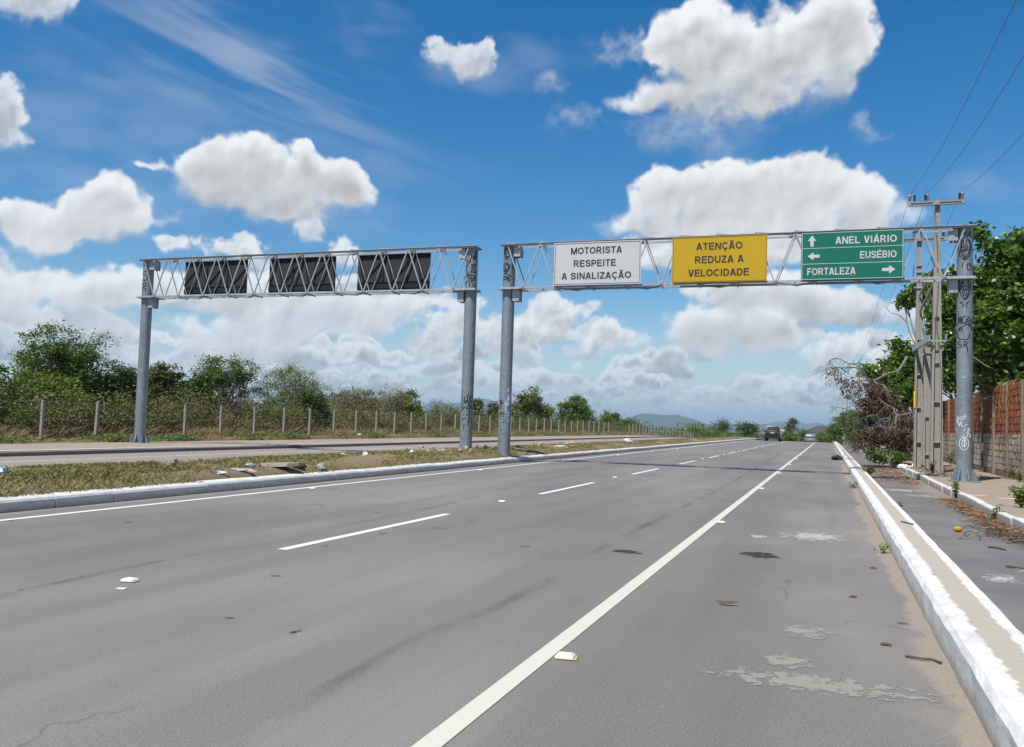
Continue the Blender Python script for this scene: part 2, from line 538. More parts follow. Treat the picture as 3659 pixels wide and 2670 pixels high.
def asphalt():
    m = Mat('road_asphalt', .86, .35); x, y, z = m.xyz()
    big = m.noise(.35, 4, .6, m.scale(m.pos(), (1.0, .35, 1)))
    c = m.mix(m.sstep(big, .3, .72), (.116, .111, .106), (.176, .166, .154))
    # worn wheel paths and oil darkened lane centres run along the road
    lane = m.noise(1.0, 4, .6, m.scale(m.pos(), (1.0, .05, 1)))
    c = m.mix(m.mth('MULTIPLY', m.sstep(lane, .44, .66), .42), c, (.088, .086, .085))
    fine = m.noise(85, 4, .8)
    c = m.mix(m.mth('MULTIPLY', m.sstep(fine, .53, .68), .62), c, (.33, .305, .27))
    c = m.mix(m.mth('MULTIPLY', m.mth('SUBTRACT', 1.0, m.sstep(fine, .32, .46)), .62), c, (.036, .036, .037))
    med = m.noise(16, 3, .7)
    c = m.mix(m.mth('MULTIPLY', m.sstep(med, .56, .78), .4), c, (.205, .187, .165))
    vc = m.n('ShaderNodeTexVoronoi', feature='DISTANCE_TO_EDGE'); wv = m.n('ShaderNodeVectorMath', operation='ADD')
    m.put(wv.inputs[0], m.scale(m.pos(), (1, .6, 1))); nz = m.n('ShaderNodeTexNoise'); m.put(nz.inputs['Vector'], m.pos()); nz.inputs['Scale'].default_value = 1.6; nz.inputs['Detail'].default_value = 6
    m.put(wv.inputs[1], m.scale(nz.outputs['Color'], (.9, .9, .9))); m.put(vc.inputs['Vector'], wv.outputs[0]); vc.inputs['Scale'].default_value = .42
    crack = m.mth('MULTIPLY', m.mth('SUBTRACT', 1.0, m.sstep(vc.outputs['Distance'], .002, .006)), m.sstep(m.noise(.23, 3, .5), .50, .62))
    c = m.mix(m.mth('MULTIPLY', crack, .55), c, (.045, .043, .042))
    # small tar spots
    spot = m.n('ShaderNodeTexVoronoi'); m.put(spot.inputs['Vector'], m.scale(m.pos(), (1.0, 1.35, 1))); spot.inputs['Scale'].default_value = 1.7
    rnd = m.n('ShaderNodeSeparateColor'); m.put(rnd.inputs[0], spot.outputs['Color'])
    size = m.mth('MULTIPLY', m.sstep(rnd.outputs[0], .60, 1.0), .12)
    dd = m.mth('SUBTRACT', m.mth('ADD', spot.outputs['Distance'], m.mth('MULTIPLY', m.noise(28, 2), .03)), .012)
    mask = m.mth('LESS_THAN', dd, size)
    c = m.mix(m.mth('MULTIPLY', mask, .72), c, (.020, .020, .023))
    # drifted sand along both kerbs
    wob = m.noise(.9, 5, .62, m.scale(m.pos(), (1, .55, 1)))
    dr = m.mth('ADD', x, m.mth('MULTIPLY', m.mth('SUBTRACT', wob, .5), .75))
    sand = m.mth('MULTIPLY', m.sstep(dr, .49, .57), m.sstep(m.noise(9, 4, .7), .22, .5))
    c = m.mix(m.mth('MULTIPLY', sand, .86), c, m.ramp(m.noise(40, 4, .7), [(.3, (.19, .155, .122)), (.7, (.28, .24, .195))]))
    pat = m.mth('MULTIPLY', m.sstep(m.noise(.62, 4, .6), .55, .70), m.sstep(x, -1.5, .3))
    gr = m.mth('MULTIPLY', m.sstep(m.noise(34, 3, .8), .60, .68), m.sstep(dr, .20, .5))
    c = m.mix(m.mth('MULTIPLY', gr, .6), c, (.27, .235, .195))
    c = m.mix(m.mth('MULTIPLY', pat, .6), c, (.22, .20, .17))
    dl = m.mth('ADD', x, m.mth('MULTIPLY', m.mth('SUBTRACT', wob, .5), .5))
    sl = m.mth('SUBTRACT', 1.0, m.sstep(dl, -9.42, -9.18))
    c = m.mix(m.mth('MULTIPLY', sl, .6), c, (.25, .21, .17))
    m.color(c); m.bump(fine, .22, .005); return m.m


def lane_asphalt():
    m = Mat('lane_asphalt', .88, .3); x, y, z = m.xyz()
    c = m.mix(m.sstep(m.noise(.7, 5, .6), .3, .7), (.105, .103, .103), (.150, .146, .142))
    fine = m.noise(90, 3, .7)
    c = m.mix(m.mth('MULTIPLY', m.sstep(fine, .56, .75), .4), c, (.25, .24, .23))
    c = m.mix(m.mth('MULTIPLY', m.mth('SUBTRACT', 1.0, m.sstep(fine, .28, .44)), .5), c, (.06, .06, .065))
    wob = m.noise(.8, 5, .65)
    d = m.mth('ADD', x, m.mth('MULTIPLY', m.mth('SUBTRACT', wob, .5), 1.7))
    # damp silt against the far kerb where the leaves gather
    damp = m.mth('MULTIPLY', m.sstep(d, 2.05, 2.5), m.mth('SUBTRACT', 1.0, m.sstep(y, 17.5, 22.0)))
    c = m.mix(m.mth('MULTIPLY', damp, .8), c, m.ramp(m.noise(14, 4, .7), [(.3, (.030, .025, .021)), (.7, (.085, .067, .05))]))
    dust = m.mth('MULTIPLY', m.sstep(d, 1.9, 2.6), m.sstep(y, 18.0, 24.0))
    c = m.mix(m.mth('MULTIPLY', dust, .7), c, (.23, .19, .15))
    m.color(c); m.bump(fine, .4, .005); return m.m


def paint(name, base, worn, thr=.70, along=.2):
    m = Mat(name, .62, .35)
    n = m.noise(24, 5, .75, m.scale(m.pos(), (1, along + .3, 1)))
    w = m.sstep(n, thr, thr + .06)
    c = m.mix(m.mth('MULTIPLY', m.noise(3, 4, .6), .25), base, tuple(v * .8 for v in base))
    m.color(m.mix(w, c, worn)); m.bump(m.noise(120, 2), .2, .002); return m.m


def kerb_paint(edge_x=None, d0=-.075, d1=.03):
    """whitewash over rough concrete; the brush stopped raggedly on the top"""
    m = Mat('whitewashed_kerb', .78, .3); x, y, z = m.xyz()
    conc = m.mix(m.noise(26, 5, .7), (.29, .265, .215), (.43, .39, .325))
    conc = m.mix(m.mth('MULTIPLY', m.noise(1.4, 4, .6), .5), conc, (.25, .23, .19))
    wh = m.mix(m.sstep(m.noise(7, 5, .7, m.scale(m.pos(), (1, .6, 3.0))), .35, .75), (.58, .575, .56), (.43, .425, .415))
    if edge_x is not None:
        rag = m.mth('ADD', m.mth('MULTIPLY', m.mth('SUBTRACT', m.noise(9, 4, .75, m.scale(m.pos(), (.35, 1.0, 1))), .5), .13), x)
        f = m.sstep(rag, edge_x - .008, edge_x + .012)
        rag2 = m.mth('ADD', m.mth('MULTIPLY', m.mth('SUBTRACT', m.noise(8, 4, .75, m.scale(m.pos(), (.35, 1.0, 3))), .52), .10), x)
        f2 = m.sstep(rag2, .955, .975)
        f = m.mth('MULTIPLY', f, m.mth('SUBTRACT', 1.0, f2))
        c = m.mix(f, wh, conc)
    else:
        c = wh
    dirt = m.mth('MULTIPLY', m.mth('SUBTRACT', 1.0, m.sstep(m.mth('ADD', z, m.mth('MULTIPLY', m.noise(5, 5, .7), -.14)), d0, d1)), .75)
    c = m.mix(dirt, c, (.25, .215, .17))
    chip = m.mth('MAXIMUM', m.sstep(m.noise(17, 5, .8), .66, .72), m.mth('MULTIPLY', m.sstep(m.noise(2.2, 6, .75), .60, .66), .55))
    c = m.mix(chip, c, (.33, .30, .25))
    m.color(c); m.bump(m.noise(38, 5, .75), .55, .012); return m.m


def concrete(name, a, b, sc=3.0, bumpd=.006, stain=(.10, .09, .075), st=.35):
    m = Mat(name, .9, .25)
    c = m.mix(m.noise(sc, 6, .65), a, b)
    c = m.mix(m.mth('MULTIPLY', m.sstep(m.noise(1.7, 6, .7, m.scale(m.pos(), (1, 1, .35))), .52, .75), st), c, stain)
    c = m.mix(m.mth('MULTIPLY', m.sstep(m.noise(70, 3, .7), .55, .8), .4), c, tuple(v * .55 for v in a))
    m.color(c); m.bump(m.noise(45, 5, .7), .4, bumpd); return m.m


def galvanised(name='galvanised_steel', a=(.27, .295, .31), b=(.37, .395, .41), rust=.5):
    m = Mat(name, .52, .5, .35)
    v = m.n('ShaderNodeTexVoronoi'); m.put(v.inputs['Vector'], m.pos()); v.inputs['Scale'].default_value = 26
    c = m.mix(m.noise(5, 4, .6), a, b)
    c = m.mix(.30, c, v.outputs['Color'], 'SOFT_LIGHT')
    run = m.sstep(m.noise(6, 6, .7, m.scale(m.pos(), (1, 1, .06))), .50, .72)
    c = m.mix(m.mth('MULTIPLY', run, .45), c, tuple(q * .58 for q in a))
    c = m.mix(m.mth('MULTIPLY', m.sstep(m.noise(1.3, 5, .6), .5, .7), .35), c, tuple(min(1, q * 1.35) for q in b))
    r = m.sstep(m.noise(2.4, 6, .75, m.scale(m.pos(), (1, 1, .3))), .63, .78)
    c = m.mix(m.mth('MULTIPLY', r, rust), c, (.30, .215, .15))
    m.color(c)
    m.put(m.p.inputs['Roughness'], m.mth('ADD', m.mth('MULTIPLY', m.noise(9, 4), .25), .36)); return m.m


def flat(name, c, rough=.6, spec=.4, var=.12, sc=6.0, metal=0.0):
    m = Mat(name, rough, spec, metal)
    m.color(m.mix(m.mth('MULTIPLY', m.noise(sc, 5, .65), 1.0), c, tuple(v * (1 - var * 2) for v in c))); return m.m


def leafmat(name, stops, tr=.22, rough=.5, big=.8, spec=.35):
    m = Mat(name, rough, spec)
    f = m.mth('ADD', m.mth('MULTIPLY', m.island(), .65), m.mth('MULTIPLY', m.sstep(m.noise(big, 3, .6), .3, .7), .35))
    c = m.ramp(f, stops)
    m.color(c); m.translucent(m.mix(.5, c, (.16, .22, .02)), tr); return m.m


def soil(name, a, b, c3, sc=1.0):
    m = Mat(name, .95, .15)
    c = m.ramp(m.noise(.5 * sc, 6, .68), [(.30, a), (.52, b), (.72, c3)])
    c = m.mix(m.mth('MULTIPLY', m.noise(22 * sc, 5, .75), .6), c, tuple(v * .5 for v in b))
    m.color(c); m.bump(m.noise(14 * sc, 6, .75), .7, .04); return m.m


def brickmat():
    m = Mat('old_brick', .92, .2); x, y, z = m.xyz()
    base = m.ramp(m.objrand(), [(0, (.25, .070, .026)), (.5, (.36, .105, .040)), (1, (.42, .145, .060))])
    base = m.mix(m.sstep(m.noise(5, 5, .7), .35, .75), base, (.17, .055, .03))
    # soot and algae washed down from the top
    run = m.noise(3.0, 6, .7, m.scale(m.pos(), (1, 1, .16)))
    base = m.mix(m.mth('MULTIPLY', m.sstep(run, .52, .74), .6), base, (.045, .030, .024))
    # flaking whitewash on the lower half, streaked downwards
    st = m.noise(9.0, 6, .75, m.scale(m.pos(), (1, 1, .22)))
    lo = m.mth('SUBTRACT', 1.0, m.sstep(m.mth('ADD', z, m.mth('MULTIPLY', m.noise(.8, 3), .25)), 1.50, 1.56))
    patch = m.sstep(m.noise(.55, 3, .5), .36, .60)
    ww = m.mth('MULTIPLY', m.mth('MULTIPLY', lo, m.sstep(st, .38, .50)), m.mth('ADD', m.mth('MULTIPLY', patch, .55), .42))
    low = m.sstep(z, .18, .34)
    ww = m.mth('MULTIPLY', ww, m.mth('ADD', m.mth('MULTIPLY', low, .9), .1))
    grey = m.mix(m.noise(12, 4, .7), (.56, .53, .46), (.34, .31, .26))
    base = m.mix(m.mth('MULTIPLY', lo, .62), base, (.10, .07, .05))
    m.color(m.mix(ww, base, grey)); m.bump(m.noise(30, 5, .75), .6, .02); return m.m


ASPHALT = asphalt()
LANE = lane_asphalt()
LINE = paint('road_line_paint', (.48, .465, .40), (.20, .19, .18))
LINE_W = paint('white_line_paint', (.58, .58, .56), (.20, .19, .18), .72)
KERB_R = kerb_paint(.80)
KERB = kerb_paint()
KERB_WORN = kerb_paint(None, -.13, .09)
KERB_GREY = concrete('weathered_kerb_concrete', (.11, .103, .096), (.19, .182, .17), 4.0, .01, (.05, .047, .043), .75)
STRIP = concrete('strip_concrete', (.22, .20, .162), (.32, .293, .243), 5.0)
SIDEWALK = concrete('sandy_sidewalk_concrete', (.20, .165, .128), (.285, .243, .194), 1.4, .008, (.19, .15, .11), .5)
POLE_CONC = concrete('utility_pole_concrete', (.215, .203, .178), (.30, .282, .252), 6.0, .005, (.22, .21, .19), .4)
POST_CONC = concrete('fence_post_concrete', (.19, .18, .16), (.29, .28, .25), 9.0, .006, (.09, .085, .075), .55)
WALL_POST = concrete('wall_post_concrete', (.16, .12, .085), (.26, .20, .15), 7.0, .012, (.05, .04, .035), .6)
MORTAR = concrete('wall_mortar', (.10, .075, .058), (.19, .145, .11), 8.0, .02)
GALV = galvanised()
POLE_STEEL = galvanised('pole_galvanised_steel', (.165, .195, .218), (.23, .262, .287), .35)
BRICK = brickmat()
SIGN_BACK = flat('sign_back_black', (.030, .031, .034), .75, .25)
SIGN_RAIL = flat('sign_rail_black', (.012, .012, .014), .6, .3)
S_WHITE = flat('sign_white_sheet', (.46, .465, .47), .42, .4, .06, 2.5)
S_YELLOW = flat('sign_yellow_sheet', (.45, .285, .002), .42, .4, .08, 2.5)
S_GREEN = flat('sign_green_sheet', (.002, .132, .086), .40, .4, .10, 2.5)
L_BLACK = flat('sign_black_film', (.035, .033, .034), .5, .3, .1)
L_WHITE = flat('sign_white_film', (.47, .475, .475), .45, .4, .03)
SPRAY_BLACK = flat('black_spray_paint', (.016, .016, .018), .45, .4, .2)
SPRAY_WHITE = flat('white_spray_paint', (.66, .68, .69), .6, .3, .1)
PORCELAIN = flat('brown_insulator_glaze', (.085, .05, .045), .25, .6, .2)
PORC_GREY = flat('grey_insulator_glaze', (.33, .36, .37), .3, .5, .1)
WIRE = flat('aluminium_wire', (.13, .13, .135), .5, .4, .1)
FENCE_WIRE = flat('rusty_fence_wire', (.16, .14, .12), .6, .3, .1)
STUD_W = flat('white_stud_plastic', (.66, .65, .61), .45, .4, .08)
STUD_Y = flat('yellow_stud_glue', (.40, .36, .17), .6, .3, .1)
YELLOW_TAG = flat('yellow_tag_plastic', (.75, .42, .01), .5, .4, .05)
BARK = concrete('grey_bark', (.18, .155, .125), (.33, .295, .25), 9.0, .02, (.07, .06, .05), .5)
DEADWOOD = concrete('pale_deadwood', (.10, .088, .074), (.19, .168, .142), 9.0, .01, (.07, .11, .09), .5)
TWIG = flat('brown_twig', (.13, .095, .072), .9, .2, .2)

# ---------------------------------------------------------------- the lie of the land
def P(y):
    """long profile: level, then over a crest and gently down"""
    if y < 106: return 0.0
    u = min(y, 160) - 106
    z = -.000213 * u * u
    if y > 160: z -= .023 * (min(y, 500) - 160)
    if y > 500: z -= 2.5 * (1 - math.exp(-(y - 500) / 400))
    return z


def ZL(y):
    pts = [(-200, .08), (18, .08), (27, .12), (40, .22), (60, .32), (110, .22), (400, .0), (30000, 0)]
    for (a, za), (b, zb) in zip(pts, pts[1:]):
        if y <= b: return za + (zb - za) * (y - a) / (b - a)
    return 0.0


YS = [-40, -20, -8, 0, 6, 12, 18, 24, 30, 40, 55, 70, 85, 100, 106] + [106 + 3 * i for i in range(1, 19)] + [180, 220, 280, 350, 430, 500]


def strip(name, x0, x1, zoff, mat, parent=None, ys=YS, zf=P, xn=1):
    V = []; F = []
    n = xn + 1
    for y in ys:
        for k in range(n):
            V.append((x0 + (x1 - x0) * k / xn, y, zf(y) + zoff))
    for i in range(len(ys) - 1):
        for k in range(xn):
            a = i * n + k
            F.append((a, a + 1, a + 1 + n, a + n))
    o = np_mesh(name, np.array(V, dtype=float), np.array(F), mat, parent)
    if parent is None: o['kind'] = 'structure'
    return o


def extrude(name, prof, mat, parent=None, ys=YS, jitter=0.0, seed=1):
    """cross-section (x, z) carried along the road"""
    r = random.Random(seed); mb = MB(); n = len(prof); vs = []; fs = []
    for y in ys:
        for (x, z) in prof:
            vs.append((x + r.uniform(-jitter, jitter), y, z + P(y) + r.uniform(-jitter, jitter) * (.6 if z > .05 else 0)))
    for i in range(len(ys) - 1):
        for k in range(n - 1):
            a = i * n + k
            fs.append((a, a + n, a + n + 1, a + 1))
    fs.append(tuple(range(n))); e = (len(ys) - 1) * n; fs.append(tuple(e + n - 1 - k for k in range(n)))
    mb.add(vs, fs)
    o = mb.build(name, mat, parent, False)
    if parent is None: o['kind'] = 'structure'
    return o


# the ground, one sheet to the horizon
GX = [-14000, -6000, -2500, -1200, -600, -300, -150, -90, -60, -45, -38, -33, -30, -28, -26.5, -25.25, -25.15, 5.45, 5.5, 8, 12, 20, 40, 80, 160, 320, 800, 2000, 6000, 14000]
GY = [-6000, -1500, -400, -100, -40, -15, 0] + [5 * i for i in range(1, 33)] + [180, 220, 280, 350, 430, 500, 620, 800, 1100, 1600, 2600, 4500, 8000, 13000, 18000]


def ground_z(x, y):
    if x < -25.2: z = P(y) + ZL(y)
    elif x < 5.48: z = P(y) - .35
    else: z = P(y) + .05
    if -300 < x < 160 and 0 < y < 160: z += .05 * math.sin(x * 1.7 + y * .6) * (1 if abs(x + 10) > 18 else 0)
    return z


gv = np.array([(x, y, ground_z(x, y)) for y in GY for x in GX], dtype=float)
gn = len(GX)
gf = np.array([(j * gn + i, j * gn + i + 1, (j + 1) * gn + i + 1, (j + 1) * gn + i) for j in range(len(GY) - 1) for i in range(gn - 1)])
GROUND_M = soil('dry_ground', (.135, .105, .065), (.175, .135, .085), (.11, .115, .05), .6)
ground = np_mesh('ground', gv, gf, GROUND_M); ground['kind'] = 'structure'

# carriageway and its markings
road = strip('road', -9.52, .70, 0, ASPHALT)
FINE = [y for y in range(-6, 107, 2)] + [106 + 3 * i for i in range(1, 19)] + [180, 220, 280]


def line(name, x0, x1, y0, y1, mat, parent, zoff=.004):
    ys = [y0] + [y for y in FINE if y0 < y < y1] + [y1]
    return strip(name, x0, x1, zoff, mat, parent, ys)


line('edge_line', -1.545, -1.435, -6, 280, LINE, road)
line('edge_line', -8.945, -8.835, -6, 280, LINE_W, road)
for i in range(-1, 18):
    y0 = 7.43 + 8.17 * i
    line('lane_dash', -5.025, -4.915, y0, y0 + 3.98, LINE_W, road)

opposite = strip('opposite_road', -20.25, -12.7, 0, ASPHALT)
line('edge_line', -18.32, -18.22, -6, 160, LINE_W, opposite)
for i in range(-1, 14):
    y0 = 6.2 + 8.2 * i
    line('lane_dash', -15.95, -15.85, y0, y0 + 4, LINE_W, opposite)

# skid streaks and tar lines lying on the asphalt
mk = Mat('tyre_streak', .9, .2)
mk.color((.030, .030, .032))
tp = mk.n('ShaderNodeBsdfTransparent'); mx = mk.n('ShaderNodeMixShader')
uv = mk.n('ShaderNodeUVMap').outputs[0]
su = mk.xyz(uv)
edge = mk.mth('SUBTRACT', 1.0, mk.mth('POWER', mk.mth('ABSOLUTE', mk.mth('SUBTRACT', mk.mth('MULTIPLY', su[0], 2.0), 1.0)), 1.6))
fac = mk.mth('MULTIPLY', mk.mth('MULTIPLY', edge, mk.sstep(mk.noise(1.1, 5, .65, mk.scale(mk.pos(), (1.6, .5, 1))), .40, .66)), mk.sstep(mk.noise(45, 3, .75), .25, .6))
mk.put(mx.inputs[0], mk.mth('MULTIPLY', fac, .32))
mk.t.links.new(tp.outputs[0], mx.inputs[1]); mk.t.links.new(mk.p.outputs[0], mx.inputs[2])
mk.t.links.new(mx.outputs[0], mk.t.nodes['Material Output'].inputs[0])
STREAK = mk.m


def streak(pts, w):
    V = []; F = []; U = []
    for i, (x, y) in enumerate(pts):
        V += [(x - w / 2, y, P(y) + .003), (x + w / 2, y, P(y) + .003)]
    for i in range(len(pts) - 1): F.append((2 * i, 2 * i + 1, 2 * i + 3, 2 * i + 2))
    o = np_mesh('tyre_streak', np.array(V, dtype=float), np.array(F), STREAK, road)
    ul = o.data.uv_layers.new(name='uv')
    ul.data.foreach_set('uv', np.array([(c, i) for i in range(len(F)) for (c, i) in ((0, i), (1, i), (1, i + 1), (0, i + 1))], dtype=np.float32).ravel())
    return o


def smooth_path(pts, n=8):
    out = []
    for i in range(len(pts) - 1):
        p0 = pts[max(i - 1, 0)]; p1 = pts[i]; p2 = pts[i + 1]; p3 = pts[min(i + 2, len(pts) - 1)]
        for k in range(n):
            t = k / n
            out.append(tuple(.5 * (2 * b + (c - a) * t + (2 * a - 5 * b + 4 * c - d) * t * t + (3 * b - a - 3 * c + d) * t ** 3) for a, b, c, d in zip(p0, p1, p2, p3)))
    out.append(tuple(pts[-1])); return out


streak(smooth_path([(-5.15, 3.6), (-5.32, 4.57), (-5.46, 6.06), (-5.43, 7.98), (-5.55, 12.58), (-5.95, 16.4), (-6.2, 22), (-6.5, 34)]), .15)
streak(smooth_path([(-2.13, 2.6), (-2.2, 3.27), (-2.28, 4.84), (-2.18, 5.94), (-2.18, 7.62), (-2.25, 9.28), (-2.24, 13.06), (-2.2, 19.58), (-2.3, 30), (-2.6, 55)]), .15)

# right kerb: whitewashed face, bare concrete strip, white far edge
KYS = [-6, -2, 0] + [1 + .25 * i for i in range(160)] + [41 + 3 * i for i in range(22)] + [110 + 4 * i for i in range(14)] + [180, 220, 280]
extrude('kerb', [(.655, -.10), (.665, .0), (.672, .165), (.700, .198), (.78, .203), (1.04, .202), (1.058, .185), (1.065, -.12)], KERB_R, None, KYS, .006)
strip('cycle_lane', 1.05, 2.70, -.08, LANE)
strip('sidewalk', 2.80, 5.46, .07, SIDEWALK)

# left of the opposite road: low kerb, strip, white edge, cycle path
extrude('opposite_kerb', [(-20.20, -.02), (-20.21, .09), (-20.24, .11), (-20.36, .112), (-20.40, .05)], KERB_GREY, None, [-40, -10] + list(range(0, 112, 4)) + [120, 130, 140, 160, 200], .004, 3)
strip('opposite_gutter', -20.76, -20.38, .088, KERB_GREY)
strip('opposite_white_edge', -20.90, -20.76, .125, LINE_W)
strip('cycle_path', -25.24, -20.90, .10, SIDEWALK)
strip('kerb_top_paint', -20.345, -20.225, .1165, LINE_W)

# the grass median, mounded, with its kerb of cast stones
MED_SOIL = soil('median_soil', (.17, .13, .082), (.235, .185, .112), (.16, .155, .065), 2.4)
MX = [(-9.71, .165), (-9.75, .21), (-10.05, .30), (-10.6, .345), (-11.5, .35), (-12.2, .30), (-12.7, .17), (-12.95, .0)]
mys = [-20, -10, -4] + [i * .5 for i in range(0, 120)] + [60 + 2 * i for i in range(50)] + [170, 200, 280]
mr = random.Random(4)
mv = [(x, y, z + P(y) + (mr.uniform(-.025, .025) if 0 < k < 7 else 0)) for y in mys for k, (x, z) in enumerate(MX)]
nf = len(MX)
mf = [(j * nf + i + 1, j * nf + i, (j + 1) * nf + i, (j + 1) * nf + i + 1) for j in range(len(mys) - 1) for i in range(nf - 1)]
median = np_mesh('median', np.array(mv, dtype=float), np.array(mf), MED_SOIL); median['kind'] = 'structure'


def med_z(x, y):
    if x >= MX[0][0]: return .17 + P(y)
    for (a, za), (b, zb) in zip(MX, MX[1:]):
        if x >= b: return za + (zb - za) * (x - a) / (b - a) + P(y)
    return P(y)


mk_root = MB()
mk_root.box2((-9.605, -6, -.05), (-9.53, 106, .10))
median_kerb = mk_root.build('median_kerb', KERB_GREY); median_kerb['kind'] = 'structure'
rk = random.Random(9)
y = 3.0
while y < 130:
    L = 1.0 if y < 60 else 2.0
    jx, jz = rk.uniform(-.006, .006), rk.uniform(-.006, .006)
    a, b = y + .006, y + L - .006
    za, zb = P(a), P(b)
    mb = MB()
    pr = [(-9.500 + jx, -.03), (-9.503 + jx, .122 + jz), (-9.522 + jx, .152 + jz), (-9.560 + jx, .172 + jz), (-9.72 + jx, .180 + jz), (-9.725 + jx, -.03)]
    vs = [(px, a, pz + za) for px, pz in pr] + [(px, b, pz + zb) for px, pz in pr]
    n = len(pr)
    mb.add(vs, [tuple(range(n)), tuple(range(2 * n - 1, n - 1, -1))] + [(i, i + n, (i + 1) % n + n, (i + 1) % n) for i in range(n)])
    mb.build('kerb_stone', KERB, median_kerb)
    y += L

# sidewalk kerb on the right, separate stones, some shifted, one missing
sk = MB(); sk.box2((2.72, -6, -.12), (2.80, 100, -.02))
sidewalk_kerb = sk.build('sidewalk_kerb', KERB_GREY); sidewalk_kerb['kind'] = 'structure'
y = 8.0
while y < 70:
    L = rk.choice((1.6, 2.0, 2.2)); L = 1.4 if 21 < y < 25 else L
    if 23.2 < y < 23.9: y += .35
    jx, jz = rk.uniform(-.025, .025), rk.uniform(-.015, .01)
    mb = MB()
    R = Matrix.Rotation(rk.uniform(-.012, .012), 3, 'Z')
    mb.box((2.725 + jx, y + L / 2, .0 + jz), (.15, L - .03, .19), R)
    o = mb.build('kerb_stone', KERB_WORN, sidewalk_kerb)
    bv = o.modifiers.new('edge', 'BEVEL'); bv.width = .018; bv.segments = 2
    y += L
mb = MB()
for (x, yy, w, l) in ((3.5, 20.4, .5, .10), (2.95, 20.9, .35, .08), (3.9, 19.4, .4, .07)):
    mb.box((x, yy, .073), (w, l, .003), Matrix.Rotation(.2, 3, 'Z'))
mb.build('paint_mark', LINE_W).__setitem__('kind', 'structure')

# hills beyond, real relief kilometres away
HILL_M = soil('wooded_hill', (.030, .050, .020), (.040, .062, .026), (.05, .055, .03), .02)


def hill(name, ridge, y, depth, base=-14.0):
    pts = smooth_path(ridge, 4); r = random.Random(len(ridge)); V = []; F = []
    rows = 9
    for j in range(rows):
        t = j / (rows - 1); prof = math.sin(math.pi * t) ** .85
        for (x, z) in pts:
            zz = base + (z - base) * prof * (1 + (r.uniform(-.05, .05) if 0 < j < rows - 1 and j != rows // 2 else 0))
            V.append((x * (y + depth * (t - .5)) / y, y + depth * (t - .5), zz if j not in (0, rows - 1) else base - 5))
    n = len(pts)
    for j in range(rows - 1):
        for i in range(n - 1): F.append((j * n + i, j * n + i + 1, (j + 1) * n + i + 1, (j + 1) * n + i))
    o = np_mesh(name, np.array(V), np.array(F), HILL_M); o['kind'] = 'structure'
    o.data.polygons.foreach_set('use_smooth', [True] * len(F))
    return o


hill('hill', [(-1420, -12), (-1315, 42), (-1272, 64), (-1196, 89), (-1111, 87), (-1027, 83), (-965, 90), (-911, 76), (-853, 63), (-791, 42), (-735, 31), (-682, 39), (-625, 43), (-580, 35), (-531, 23), (-450, -12)], 6000, 900)
hill('hill', [(-900, -12), (-760, 35), (-652, 53), (-547, 70), (-505, 82), (-409, 96), (-323, 102), (-299, 103), (-238, 87), (-197, 77), (-136, 86), (-69, 86), (-18, 72), (53, 60), (200, 30), (420, -12)], 9000, 1300)
hill('hill', [(-4600, -12), (-4200, 60), (-3826, 130), (-3645, 187), (-3524, 168), (-3405, 181), (-3258, 195), (-3153, 222), (-3077, 215), (-3009, 171), (-2938, 172), (-2851, 153), (-2708, 90), (-2500, 20), (-2400, -12)], 8000, 1300)

